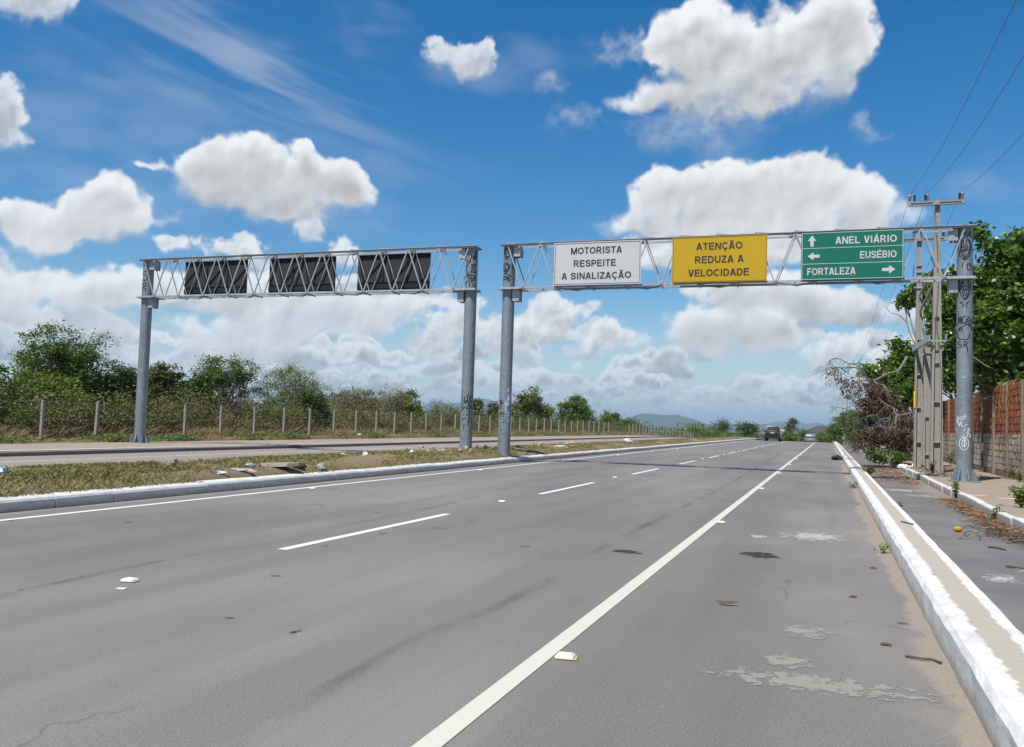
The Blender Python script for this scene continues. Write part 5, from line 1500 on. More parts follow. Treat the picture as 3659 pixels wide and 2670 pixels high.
# median grass: short, thin, half dried
n = 90000
Y = scatter_y(rng, n, 6.5, 110); X = rng.uniform(-12.9, -9.60, n)
pat = np.sin(X * 1.9 + Y * .8) * np.sin(X * .9 - Y * .35 + 2) + .5 * np.sin(X * 4.1 - Y * 2.3) * np.sin(Y * 3.1 + X) + rng.normal(0, .22, n)
sel = pat > -.22; X, Y = X[sel], Y[sel]
mzf = np.interp(-X, [-a for a, b in MX], [b for a, b in MX]) + np.interp(Y, [0, 106, 120, 140], [0, 0, P(120), P(140)])
V, F = blades(rng, X, Y, mzf, .012, .085, .012, .8)
o = np_mesh('median_grass', V, F, leafmat('median_grass_blade', [(0, (.12, .125, .034)), (.3, (.175, .17, .05)), (.6, (.25, .21, .09)), (1, (.32, .255, .135))], .2, .75, .9)); tag(o, kind='stuff')
n = 9000
Y = scatter_y(rng, n, 7, 40); X = rng.uniform(-12.7, -9.65, n)
sel = np.sin(X * 1.3 + Y * .5 + 1) * np.sin(Y * .6 - X) > .35; X, Y = X[sel], Y[sel]
mzf = np.interp(-X, [-a for a, b in MX], [b for a, b in MX])
V, F = leaf_arrays(rng, np.stack([X, Y, mzf + rng.random(len(X)) * .06], 1), .05, .026, .6)
o = np_mesh('median_weeds', V, F, YELLOWGREEN); tag(o, kind='stuff')

# ---------------------------------------------------------------- fence of concrete posts
fence = thing('post_fence', 'long fence of pale concrete posts with thin wires along the left verge', 'fence', (-26.4, 24.2, .1))
pm = []
for k in range(4):
    m = MB(); m.box((0, 0, .71), (.105, .105, 1.56), Matrix.Rotation((k - 1.5) * .006, 3, 'X'), .86)
    for zz in (.95, 1.12): m.box((0, -.002, zz), (.112, .112, .012))
    o = m.build('post_source', POST_CONC); pm.append(o.data); bpy.data.objects.remove(o)
rf = random.Random(3); yv = 24.2 - 2.48 * 4; tops = []
k = 0
while yv < 200:
    if not (113 < yv < 122):
        o = bpy.data.objects.new('post', pm[k % 4]); zb = ZL(yv) + P(yv)
        xx = -26.4 + rf.uniform(-.05, .05)
        o.location = (xx + 26.4, yv - 24.2, zb - .1)
        o.rotation_euler = (rf.uniform(-.02, .02), rf.uniform(-.025, .025), rf.uniform(-.1, .1)); link(o, fence)
        tops.append((xx, yv, zb))
    yv += 2.48; k += 1
for hgt in (.35, .8, 1.2, 1.4):
    m = MB(); m.tube([(x + .06, y, z + hgt) for x, y, z in tops if y < 112], .0045, 4); m.build('wire', FENCE_WIRE, fence)

# ---------------------------------------------------------------- right side: trees, the fallen one, weeds
tree('broadleaf_tree', 'big leafy green tree rising over the wall behind the right gantry pole', (6.6, 33.2, .1), TREE_A, GLOSSY, 820, 46, (.22, .125), .17, .20, 'leafy trees over the wall', 'tree', 61, 10, .35, .35)
tree('broadleaf_tree', 'leafy green tree over the wall behind the utility poles', (5.9, 46.5, .1), TREE_B, GLOSSY, 480, 48, (.23, .13), .20, .18, 'leafy trees over the wall', 'tree', 62, 10, .35, .35)
tree('broadleaf_tree', 'tree whose leafy bough reaches left just under the green sign', (5.9, 58.0, .1), TREE_C, GLOSSY, 190, 50, (.25, .14), .20, .18, 'leafy trees over the wall', 'tree', 63, 10, .4, .35)
tree('mango_tree', 'green tree with drooping sprays beside the fallen dead branches', (3.6, 46.0, .05), MANGO_LOBES, GLOSSY, 320, 55, (.24, .11), .22, .16, None, 'tree', 64, 10, .4, .3)
tree('roadside_tree', 'far green trees leaning over the end of the cycle lane', (2.9, 106, -.1), ROADSIDE_TREE, GREEN, 260, 60, (.22, .10), .28, .16, None, 'tree', 65, 8, .4, .4)

dead = thing('fallen_tree', 'dead broken tree with bare pale branches and brown leaves over the sidewalk', 'tree', (2.6, 40, .0))
rngd = np.random.default_rng(17); rd = random.Random(17)
tw = MB()
for path_, r0, r1 in DEAD_LIMBS:
    r0, r1 = r0 * .6, r1 * .6
    p = smooth_path(path_, 4); rr = list(np.linspace(r0, r1, len(p)))
    MB().tube(p, rr, 8).build('branch', DEADWOOD, dead, True)
    # fine twigs leaving the branch and hanging
    for i in range(3, len(p), 2):
        for q in range(2):
            a = Vector(p[i]); d = Vector((rd.uniform(-1, .6), rd.uniform(-1, .5), rd.uniform(-.8, .5))).normalized()
            L = rd.uniform(.25, .75); pts = [a]
            for s in range(5):
                d = (d + Vector((rd.uniform(-.3, .3), rd.uniform(-.3, .3), -.22))).normalized(); pts.append(pts[-1] + d * L / 5)
            tw.tube(pts, list(np.linspace(min(.010, rr[i] * .6), .003, 6)), 4, False)
            if rd.random() < .7:
                b = pts[2]; d2 = Vector((rd.uniform(-1, 1), rd.uniform(-1, 1), rd.uniform(-1, .2))).normalized()
                tw.tube([b, b + d2 * L * .25, b + d2 * L * .4 + Vector((0, 0, -.12))], [.006, .004, .003], 4, False)
tw.build('twigs', DEADWOOD, dead)
tq = MB()
for l in DEAD_LOBES:
    for i in range(46):
        d = Vector((rd.gauss(0, 1), rd.gauss(0, 1), rd.gauss(0, 1))).normalized(); a = Vector(l[:3]) + d * l[3] * rd.random() * .8
        e = a + Vector((rd.uniform(-1, 1), rd.uniform(-1, .6), rd.uniform(-.5, .5))).normalized() * rd.uniform(.3, .9); m_ = (a + e) / 2 + Vector((0, 0, rd.uniform(-.1, .15)))
        tq.tube([a, m_, e], [.014, .010, .004], 4, False)
tq.build('tangled_twigs', TWIG, dead)
pts, _ = crown_points(rngd, [(l[0] + .14, l[1], l[2] - .05, l[3] * .85, l[4] * .85) for l in DEAD_LOBES], 230, 40, .17, .3)
V, F = leaf_arrays(rngd, pts, .13, .06, .2, .5); np_mesh('dead_leaves', V, F, BROWNLEAF, dead)
pts, _ = crown_points(rngd, DROOP_LOBES, 50, 12, .14, .3)
V, F = leaf_arrays(rngd, pts, .12, .05, .1, 1.2); np_mesh('hanging_leaves', V, F, BROWNLEAF, dead)
pts, _ = crown_points(rngd, [(l[0] + .1, l[1], l[2] - .12, l[3] * .75, l[4] * .6) for l in GREEN_DEBRIS], 44, 34, .13, .3)
V, F = leaf_arrays(rngd, pts, .12, .06, .4); o = np_mesh('sprouting_shrub', V, F, GREEN, None, (2.9, 38.6, 0)); tag(o, 'low green shrub sprouting at the foot of the fallen dead tree', 'shrub')


def weed(label, x, y, z, h_, w, n, seed, mat=None, leaf=(.075, .04)):
    r = np.random.default_rng(seed); root = thing('weed', label, 'plant', (x, y, z), 'weeds along the kerbs')
    mb = MB(); P_ = []
    for i in range(max(4, n // 18)):
        a = r.uniform(0, 6.283); ll = w * r.uniform(.2, 1.0) / 2; top = (x + math.cos(a) * ll, y + math.sin(a) * ll, z + h_ * r.uniform(.5, 1.0))
        p = limb_path(r, (x + r.normal(0, .02), y + r.normal(0, .02), z - .03), top, .03); mb.tube(p, list(np.linspace(.006, .002, len(p))), 4, False)
        for q in p[4:]: P_ += [np.array(q) + r.normal(0, .03, 3) for _ in range(max(2, n // 16))]
    mb.build('stem', GREEN, root)
    V, F = leaf_arrays(r, np.array(P_), leaf[0], leaf[1], .5); np_mesh('leaves', V, F, mat or GREEN, root)


weed('leafy weed growing at the foot of the tall utility pole', 3.15, 31.4, .07, .50, .62, 90, 1)
weed('green weed sprouting from the gap in the sidewalk kerb', 2.66, 21.6, -.08, .40, .36, 70, 2)
weed('bushy weed on the sidewalk at the right edge, above the leaf litter', 3.25, 17.9, .07, .42, .5, 110, 3)
weed('thin weed hanging over the kerb stone near the rusty leaf litter', 2.62, 16.6, -.06, .24, .3, 40, 4)
weed('tiny weed growing alone on the cycle lane beside the white line', 1.25, 18.1, -.08, .13, .12, 24, 5, None, (.05, .03))
weed('small weed in the sand where the kerb face starts to brighten', .60, 22.6, 0, .12, .22, 36, 6, None, (.05, .025))
weed('tiny tuft in the sand against the kerb, nearest the camera', .61, 10.6, 0, .07, .10, 20, 7, None, (.035, .018))
weed('weed at the wall foot beside the shadow of the gantry pole', 5.05, 29.9, .07, .42, .35, 60, 8)
weed('weed at the wall foot nearest the right edge of the photo', 5.05, 28.3, .07, .36, .34, 60, 9)
weed('low green weed spilling over the strip where the gantry shadow crosses', 1.12, 27.6, .18, .14, .55, 90, 10)
weed('weed behind the utility poles against the brown wall', 4.95, 42.0, .07, .7, .5, 80, 11)

# dry creeper hanging down the wall
cr = MB()
for i in range(26):
    yy = rd.uniform(29.5, 35.5); z = 2.95; x = 5.17; pts = [(x + .1, yy, z + .1), (x, yy, z)]
    for s in range(rd.randint(4, 12)):
        z -= rd.uniform(.06, .18); yy += rd.uniform(-.12, .12); pts.append((x - rd.uniform(0, .06), yy, z))
    cr.tube(pts, .007, 4, False)
o = cr.build('dry_creeper', flat('dry_vine', (.34, .20, .085), .9, .2, .2), None, False, (5.17, 32, 2.9)); tag(o, 'dry tan creeper stems hanging down the brick wall', 'vine')

# leaf litter and twigs
n = 2600
Y = np.concatenate([rng.uniform(13.5, 21.5, 1200), rng.uniform(27, 40, 1400)]); X = np.where(Y < 24, 2.63 - np.abs(rng.normal(0, .20, n)), 2.5 - np.abs(rng.normal(0, .65, n)))
V, F = leaf_arrays(rng, np.stack([X, Y, -.07 + rng.random(n) * .035], 1), .13, .035, 1.0)
o = np_mesh('leaf_litter', V, F, leafmat('rusty_litter', [(0, (.065, .032, .018)), (.5, (.17, .085, .042)), (1, (.32, .20, .11))], .1, .8)); tag(o, kind='stuff')
n = 900
Y = rng.uniform(29, 41, n); X = rng.uniform(2.8, 4.6, n)
V, F = leaf_arrays(rng, np.stack([X, Y, .08 + rng.random(n) * .03], 1), .12, .05, 1.0)
o = np_mesh('leaf_litter', V, F, BROWNLEAF); tag(o, kind='stuff')

# ---------------------------------------------------------------- far country beyond the crest
n = 52000
Y = 170 * (5.2) ** rng.random(n); X = rng.uniform(-1.1, .16, n) * Y + rng.normal(0, 6, n)
gz = np.array([P(v) for v in Y])
top = 3.6 + 1.6 * np.sin(X * .05 + Y * .013) + 1.2 * np.sin(X * .16 + 1) * np.sin(Y * .031) + .9 * np.sin(X * .43 + Y * .11)
front = np.clip((Y - 165) / 120, .35, 1.25)
hz = top * front * rng.beta(2.2, 1.3, n)
s = np.clip(Y / 260, .7, 3)[:, None]
V, F = leaf_arrays(rng, np.stack([X, Y, gz + hz], 1), .75, .42, .4)
c = V.reshape(-1, 4, 3).mean(1, keepdims=True); V = (c + (V.reshape(-1, 4, 3) - c) * s[:, None]).reshape(-1, 3)
o = np_mesh('far_woodland', V, F, FARLEAF); tag(o, kind='stuff')


def far_tree(name, label, x, y, zt, w, mat, seed, leaf=.5, n=60, zb=None):
    zb = P(y) if zb is None else zb
    tree(name, label, (x, y, P(y)), dome(x, y, zb, zt, w, 6, seed, .2), mat, n, 45, (leaf, leaf * .5), w * .10, w * .03, 'trees beyond the crest', 'tree', seed, 5, .35, .4)


far_tree('far_tree', 'tall brownish tree rising on the horizon between the two cars', -15.9, 420, 7.6, 8, REDLEAF, 81, .8)
far_tree('far_tree', 'bright yellowish tree on the slope just right of the far sedan', -3.9, 330, 2.6, 13, YELLOWGREEN, 82, .7)
far_tree('far_tree', 'round dark tree left of the dark off-road car, the nearer one', -20.0, 240, 3.6, 7, DARK, 83)
far_tree('far_tree', 'round dark tree left of the dark off-road car, the farther one', -32.0, 290, 4.4, 8, DARK, 84)
far_tree('far_tree', 'pale green bush at the end of the fence', -27.0, 205, 1.9, 8, YELLOWGREEN, 85, .45)
far_tree('far_tree', 'green bush directly right of the dark off-road car', -7.2, 178, .9, 5, GREEN, 86, .4)
far_tree('far_tree', 'bright green bush between the two cars, closer to the sedan', -5.0, 200, 1.6, 5.5, GREEN, 87, .42)
far_tree('far_tree', 'bush at the right shoulder beyond the sedan', -.5, 175, .9, 5, OLIVE, 88, .4)
far_tree('far_tree', 'dark flat topped trees under the right end of the long hill', -115, 420, 5.4, 26, DARK, 89, .9, 120)
far_tree('far_tree', 'dark tree group beneath the middle of the long hill', -62, 270, 3.4, 17, DARK, 90, .7, 120)

# ---------------------------------------------------------------- cars
CAR_DARK = Mat('dark_car_paint', .25, .5).color((.012, .013, .019)).m
CAR_GREY = Mat('grey_car_paint', .3, .5, .3).color((.20, .22, .25)).m
GLASS = Mat('dark_car_glass', .08, .6).color((.012, .015, .018)).m
TYRE = Mat('tyre_rubber', .9, .2).color((.014, .014, .015)).m
RIM = Mat('wheel_rim', .35, .5, .7).color((.35, .36, .38)).m
LAMP = Mat('red_tail_lamp', .2, .5).color((.16, .018, .018)).m
CHROME = Mat('bright_trim', .2, .5, .9).color((.65, .66, .68)).m
PLATE = Mat('grey_plate', .5, .3).color((.42, .44, .44)).m
BLACKTRIM = Mat('black_trim', .6, .3).color((.016, .016, .017)).m


def loft(secs):
    """body from cross-sections (y, [(x, z) ... right half, bottom to top])"""
    mb = MB(); rings = []
    for y, half in secs:
        rings.append([(x, y, z) for x, z in half] + [(-x, y, z) for x, z in reversed(half)])
    n = len(rings[0]); vs = [p for r in rings for p in r]; fs = []
    for i in range(len(rings) - 1):
        for k in range(n):
            fs.append((i * n + k, i * n + (k + 1) % n, (i + 1) * n + (k + 1) % n, (i + 1) * n + k))
    fs.append(tuple(range(n))); fs.append(tuple(range(len(rings) * n - 1, (len(rings) - 1) * n - 1, -1)))
    return mb.add(vs, fs)


def shift(mb, x, y, z, pitch=0.0):
    c, s = math.cos(pitch), math.sin(pitch)
    mb.v = [(a + x, y + b * c - e * s, z + b * s + e * c) for a, b, e in mb.v]; return mb


def car(name, label, x, y, z, L, W, H, belt, clear, paint, tail, kind, pitch):
    root = thing(name, label, 'car', (x, y, z)); w = W / 2
    def put(mb, nm, mat, parent, sm=False): return shift(mb, x, y, z, pitch).build(nm, mat, parent, sm)
    def sec(yy, zb, zt, wb, wt): return (yy, [(wb * .86, zb), (wb, zb + .10), (wb * 1.0, (zb + zt) / 2), (wt, zt - .06), (wt * .94, zt)])
    f = L
    body = put(loft([sec(0, clear + .10, belt - .05, w * .90, w * .84), sec(.10, clear, belt, w * .98, w * .92), sec(.8, clear, belt + .01, w, w * .95),
                     sec(f * .62, clear, belt + .0, w, w * .95), sec(f * .80, clear, belt - .06, w * .99, w * .92), sec(f * .95, clear + .05, belt - .18, w * .93, w * .82), sec(f, clear + .14, belt - .3, w * .8, w * .7)]), 'body', paint, root, True)
    r0, r1, r2, r3 = (.14, .42, f * .55, f * .70) if kind == 'suv' else (.85, 1.35, f * .52, f * .70)
    def cab(yy, zt, wb, wt): return (yy, [(wb, belt - .05), (wb * .99, belt + .05), ((wb + wt) / 2, (belt + zt) / 2), (wt, zt - .05), (wt * .9, zt)])
    put(loft([cab(r0, belt + .12, w * .86, w * .83), cab(r0 + .05, belt + .2, w * .90, w * .85), cab(r1, H - .02, w * .92, w * .76), cab((r1 + r2) / 2, H, w * .92, w * .76), cab(r2, H - .03, w * .92, w * .74), cab(r3, belt + .02, w * .9, w * .84)]), 'cabin', paint, root, True)
    # rear window, lying 4 mm proud of the sloping tail
    q0, q1 = Vector((0, r0 + .045, belt + .19)), Vector((0, r1 - .02, H - .09)); nrm = Vector((0, -(q1.z - q0.z), q1.y - q0.y)).normalized() * .012
    a, b = w * .74, w * .63
    put(MB().prism([q0 + Vector((-a, 0, 0)), q0 + Vector((a, 0, 0)), q1 + Vector((b, 0, 0)), q1 + Vector((-b, 0, 0))], nrm), 'rear_window', GLASS, root)
    for s in (-1, 1):
        for ya, yb in ((r1 + .08, (r1 + r2) / 2 - .05), ((r1 + r2) / 2 + .05, r2 + .1)):
            put(MB().prism([(s * w * .925, ya, belt + .06), (s * w * .925, yb, belt + .06), (s * w * .80, yb - .05, H - .13), (s * w * .80, ya + .02, H - .13)], (s * .012, 0, .004)), 'side_window', GLASS, root)
        put(MB().box((s * (w + .07), r2 + .22, belt + .10), (.16, .10, .13)).box((s * w, r2 + .24, belt + .06), (.10, .05, .05)), 'mirror', BLACKTRIM, root)
        for yy in (.80, f - .85):
            o = put(MB().tube([(s * (w - .24), yy, .345), (s * (w - .20), yy, .345), (s * (w - .04), yy, .345), (s * (w - .01), yy, .345)], [.30, .345, .345, .30], 20), 'wheel', TYRE, root, True)
            put(MB().tube([(s * (w - .012), yy, .345), (s * (w - .002), yy, .345)], [.20, .18], 14), 'rim', RIM, o)
    if tail == 'corner':
        for s in (-1, 1):
            put(MB().box((s * w * .76, .012, belt - .08), (w * .30, .07, .19)), 'tail_light', LAMP, root)
        put(MB().box((0, -.005, belt + .01), (W * .52, .03, .05)), 'chrome_strip', CHROME, root)
        put(MB().box((0, -.008, belt - .11), (.40, .02, .13)), 'number_plate', PLATE, root)
        for s in (-1, 1): put(MB().tube([(s * w * .66, r1 + .1, H + .03), (s * w * .66, r2, H + .02)], .02, 6), 'roof_rail', CHROME, root)
    else:
        for s in (-1, 1): put(MB().box((s * w * .50, .010, belt - .13), (w * .86, .06, .15)), 'tail_light', LAMP, root)
        put(MB().box((0, -.005, belt - .33), (W * .6, .03, .06)), 'chrome_strip', CHROME, root)
        put(MB().box((0, -.012, clear + .26), (.40, .02, .12)), 'number_plate', PLATE, root)
    put(MB().box((0, .03, clear + .14), (W * .94, .16, .20)), 'bumper', BLACKTRIM if tail == 'corner' else paint, root)
    return root


car('off_road_car', 'dark high off-road car driving away in the left lane', -6.35, 112.0, P(112) + .005, 4.6, 1.86, 1.84, 1.12, .36, CAR_DARK, 'corner', 'suv', 0)
car('sedan', 'grey low car with a red tail band going over the crest', -2.72, 151.0, P(151) + .005, 4.4, 1.72, 1.46, .98, .22, CAR_GREY, 'band', 'sedan', -.02)

# ---------------------------------------------------------------- raised road studs
def stud_mesh():
    m = MB(); vs = []
    for (zz, sx, sy) in ((.003, .052, .044), (.010, .051, .043), (.022, .036, .028)):
        vs += [(-sx, -sy, zz), (sx, -sy, zz), (sx, sy, zz), (-sx, sy, zz)]
    fs = [(8, 9, 10, 11), (3, 2, 1, 0)]
    for b in (0, 4):
        for k in range(4): fs.append((b + k, b + (k + 1) % 4, b + 4 + (k + 1) % 4, b + 4 + k))
    return m.add(vs, fs)


ORD = ['nearest the camera', 'second from the camera', 'third from the camera', 'fourth from the camera', 'fifth from the camera', 'sixth from the camera', 'seventh from the camera', 'eighth from the camera', 'ninth from the camera', 'tenth from the camera', 'eleventh from the camera', 'twelfth from the camera']
stud0 = thing('road_stud', 'stud', 'road stud', (0, 0, 0), 'white road studs on the asphalt')
stud_mesh().build('stud_body', STUD_W, stud0)
m = MB(); m.box((.010, -.008, .002), (.118, .094, .003), Matrix.Rotation(.12, 3, 'Z')); m.build('glue_patch', STUD_Y, stud0)
for ob in [stud0] + list(stud0.children): pass
first = True
def place_stud(x, y, lab, rz):
    global first
    o = stud0 if first else copy_tree(stud0); first = False
    o.location = (x, y, P(y) + .004); o.rotation_euler = (0, 0, rz); o['label'] = lab
rs = random.Random(2)
for i in range(12):
    place_stud(-1.375 + rs.uniform(-.01, .01), 4.84 + 7.81 * i, 'white road stud right of the solid edge line, ' + ORD[i], rs.uniform(-.08, .08))
for i in range(11):
    place_stud(-5.0 + rs.uniform(-.02, .02), 5.48 + 8.2 * i, 'white road stud in a gap of the dashed line, ' + ORD[i], rs.uniform(-.08, .08))
for i in range(10):
    place_stud(-8.72 + rs.uniform(-.02, .02), 13.9 + 8.2 * i, 'white road stud along the median edge line, ' + ORD[i], rs.uniform(-.08, .08))
for i, (x, y) in enumerate(((-16.0, 14.0), (-16.1, 21.8), (-16.05, 30.0))):
    place_stud(x, y, 'white road stud on the opposite road, ' + ORD[i], .0)
m = MB(); m.box((-4.83, 5.21, .006), (.07, .045, .005), Matrix.Rotation(.2, 3, 'Z')); o = m.build('plastic_chip', STUD_W, None, False, (-4.83, 5.21, .0)); tag(o, 'flat broken white chip lying beside the nearest stud of the dashed line', 'litter')

# ---------------------------------------------------------------- spills, litter, rubble
LIME = flat('spilled_lime', (.70, .69, .66), .9, .2, .1)
MORTARSPILL = flat('dried_mortar', (.33, .315, .27), .95, .2, .2)
SAND_ = flat('pale_sand', (.50, .46, .38), .95, .2, .1)
OIL = flat('oil_stain', (.030, .027, .026), .6, .3, .3)


def spillmat(name, c, sc, hard, seed):
    m = Mat(name, .92, .2); m.color(m.mix(m.noise(30, 4, .7), c, tuple(v * .75 for v in c)))
    tp = m.n('ShaderNodeBsdfTransparent'); mx = m.n('ShaderNodeMixShader')
    u = m.xyz(m.n('ShaderNodeUVMap').outputs[0])
    a_ = m.mth('SUBTRACT', u[0], .5); b_ = m.mth('SUBTRACT', u[1], .5)
    rad = m.mth('MULTIPLY', m.mth('SQRT', m.mth('ADD', m.mth('MULTIPLY', a_, a_), m.mth('MULTIPLY', b_, b_))), 2.0)
    n1 = m.noise(sc, 5, .75, m.scale(m.pos(), (1 + .01 * seed, 1.35, 1)))
    n2 = m.noise(sc * .30, 3, .6)
    v = m.mth('ADD', m.mth('ADD', n1, m.mth('MULTIPLY', m.mth('SUBTRACT', n2, .5), 1.3)), m.mth('MULTIPLY', rad, -hard))
    m.put(mx.inputs[0], m.mth('MULTIPLY', m.sstep(v, .24, .29), .82))
    m.t.links.new(tp.outputs[0], mx.inputs[1]); m.t.links.new(m.p.outputs[0], mx.inputs[2]); m.t.links.new(mx.outputs[0], m.t.nodes['Material Output'].inputs[0])
    return m.m


def spill(name, label, cx, cy, rx, ry, n, size, mat, seed, z=.0018, ang=0.0, dense=1.5):
    """a stain lying on the asphalt: one thin sheet, its broken outline in the material"""
    V = [(cx, cy, z)]; U = [(.5, .5)]; k = 24
    for q in range(k):
        a = q * 2 * math.pi / k
        V.append((cx + rx * math.cos(a), cy + ry * math.sin(a), z + .0012)); U.append((.5 + .5 * math.cos(a), .5 + .5 * math.sin(a)))
    F = [(0, 1 + q, 1 + (q + 1) % k) for q in range(k)]
    o = np_mesh(name, np.array(V), np.array(F), SPILLS[mat], None, (cx, cy, 0))
    ul = o.data.uv_layers.new(name='uv'); ul.data.foreach_set('uv', np.array([U[i] for f in F for i in f], dtype=np.float32).ravel())
    tag(o, label, 'stain', None, 'thing'); return o


SPILLS = {LIME: spillmat("spilled_lime_flecks", (.42, .415, .40), 30, .50, 1), MORTARSPILL: spillmat('dried_mortar_crust', (.29, .278, .25), 42, .36, 2),
          OIL: spillmat('oil_soaked_spot', (.040, .038, .036), 9, .42, 3), SAND_: spillmat('pale_sand_drift', (.32, .295, .25), 14, .44, 4)}
spill('lime_spill', 'scattered white lime flecks on the road near the kerb', -.16, 11.75, .58, .8, 110, .030, LIME, 1)
spill('lime_spill', 'small patch of white flecks left of the scattered lime', -.78, 11.3, .18, .24, 30, .026, LIME, 2)
spill('mortar_spill', 'large grey dried mortar streak at the bottom right of the road', -.06, 4.93, .62, .20, 420, .022, MORTARSPILL, 3)
spill('mortar_spill', 'small grey mortar patch above the large streak', -.13, 6.15, .20, .20, 110, .022, MORTARSPILL, 4)
spill('mortar_spill', 'broken grey mortar flecks between the streak and the small patch', -.20, 5.34, .16, .18, 46, .018, MORTARSPILL, 5)
spill('oil_stain', 'dark oil stain left of the scattered white lime flecks', -.68, 9.6, .26, .30, 70, .045, OIL, 6)
spill('oil_stain', 'faint dark stain on the lane left of the solid line', -1.96, 9.13, .20, .20, 40, .030, OIL, 7)
spill('oil_stain', 'round black tar spot in the middle of the near lane', -3.02, 4.66, .07, .09, 26, .045, OIL, 8)
spill('lime_spill', 'white lime smear on the cycle lane before the gantry pole', 1.75, 24.0, .6, .8, 110, .05, LIME, 9, -.0785)
spill('lime_spill', 'pale sandy smear on the cycle lane beside the weed in the kerb gap', 2.1, 22.2, .55, .5, 120, .045, SAND_, 10, -.0785)
spill('lime_spill', 'white crumbs on the cycle lane under the dark stick', 1.95, 10.6, .16, .24, 60, .030, LIME, 11, -.0785)
spill('lime_spill', 'thin white drips across the nearest part of the cycle lane', 1.6, 9.9, .25, .4, 40, .014, LIME, 12, -.0785)

RUB = concrete('rubble_concrete', (.25, .225, .19), (.38, .355, .31), 8.0, .02, (.2, .17, .13), .4)
RUBRED = concrete('rubble_brick', (.22, .12, .075), (.30, .20, .135), 8.0, .02, (.2, .14, .1), .4)
PLASTIC = flat('white_plastic_litter', (.58, .585, .58), .5, .4, .08)
BLUEP = flat('blue_plastic_litter', (.02, .26, .42), .45, .4, .1)
PALEB = flat('pale_blue_litter', (.30, .46, .58), .4, .4, .1)


def lump(name, label, cat, x, y, z, s, mat, seed, group=None, rough=.3, n=8):
    o = MB().lump((x, y, z), s, seed, n, rough).build(name, mat, None, False, (x, y, z)); tag(o, label, cat, group); return o


MG = 'rubbish on the median'
sl = [(-.42, -.08), (-.36, .13), (-.05, .20), (.36, .17), (.43, -.05), (.25, -.20), (-.17, -.18)]
ca, sa = math.cos(.25), math.sin(.25)
o = MB().prism([(-10.05 + px * ca - py * sa, 14.75 + px * sa + py * ca, .31 + .05 * px) for px, py in sl], (.012, .008, .065)).build('concrete_slab', RUB, None, False, (-10.05, 14.75, .3)); tag(o, 'flat broken concrete slab lying on the median grass', 'slab', MG)
lump('rubbish_heap', 'white crumpled rubbish with a grey block on top, left on the median', 'rubbish', -11.1, 12.9, .30, (.16, .13, .05), PLASTIC, 3, MG, .4, 12)
o = MB().box((-11.12, 13.0, .42), (.22, .15, .08), Matrix.Rotation(.3, 3, 'Z')).build('grey_block', RUB, None, False, (-11.12, 13.0, .4)); tag(o, 'grey block resting on the crumpled white rubbish', 'block', MG)
lump('stone', 'pale square stone beside the median kerb', 'stone', -9.78, 15.9, .24, (.10, .09, .085), RUB, 5, MG, .2)
lump('stone', 'dark brown clod left of the pale square stone', 'stone', -9.95, 15.3, .27, (.20, .12, .07), flat('dark_clod', (.07, .05, .035), .9, .2, .2), 6, MG)
lump('plastic_litter', 'small dark and white scrap between the slab and the rubbish heap', 'litter', -9.85, 12.8, .26, (.10, .05, .04), PLASTIC, 7, MG, .5)
lump('plastic_litter', 'flattened pale plastic bag to the left of the concrete slab', 'litter', -9.95, 13.5, .28, (.24, .10, .03), flat('dirty_plastic', (.36, .38, .40), .5, .4, .2), 8, MG, .5, 12)
lump('plastic_litter', 'crumpled blue plastic scrap touching the concrete slab', 'litter', -10.25, 14.2, .31, (.13, .09, .05), PALEB, 9, MG, .5)
lump('plastic_litter', 'white foam scrap on the median, the left of a pair', 'litter', -11.3, 19.4, .34, (.12, .08, .045), PLASTIC, 10, MG, .4)
lump('plastic_litter', 'white foam scrap on the median, the right taller one of a pair', 'litter', -11.0, 19.9, .34, (.08, .06, .075), PLASTIC, 11, MG, .4)
lump('plastic_litter', 'small white box shaped scrap farther along the median', 'litter', -10.9, 22.4, .34, (.08, .07, .09), PLASTIC, 12, MG, .15)
lump('plastic_litter', 'blue and white bag at the left edge of the median', 'litter', -10.8, 9.3, .33, (.10, .09, .10), PALEB, 13, MG, .35)
lump('plastic_litter', 'blue plastic sheet lying before the fence posts', 'litter', -25.6, 30.2, .14, (.35, .2, .10), BLUEP, 14, None, .45, 12)
lump('plastic_litter', 'pale cardboard piece beside the blue plastic sheet', 'litter', -25.5, 29.5, .13, (.38, .15, .03), flat('cardboard', (.42, .33, .23), .9, .2, .1), 15, None, .3)
lump('plastic_litter', 'white scrap at the fence foot under the sign backs', 'litter', -25.8, 46.0, .26, (.28, .15, .08), PLASTIC, 16, None, .4)


def rubble(label, cx, cy, n, rx, ry, seed, red=.5):
    r = random.Random(seed); root = thing('rubble_pile', label, 'rubble', (cx, cy, .33), MG)
    for i in range(n):
        x = cx + r.gauss(0, rx * .5); y = cy + r.gauss(0, ry * .5); s = r.uniform(.03, .10)
        m = MB().lump((x, y, med_z(x, y) + .02 + r.random() * .08), (s * r.uniform(.7, 1.5), s, s * r.uniform(.5, .9)), seed * 50 + i, 6, .3)
        m.build('chunk', RUBRED if r.random() < red else RUB, root)


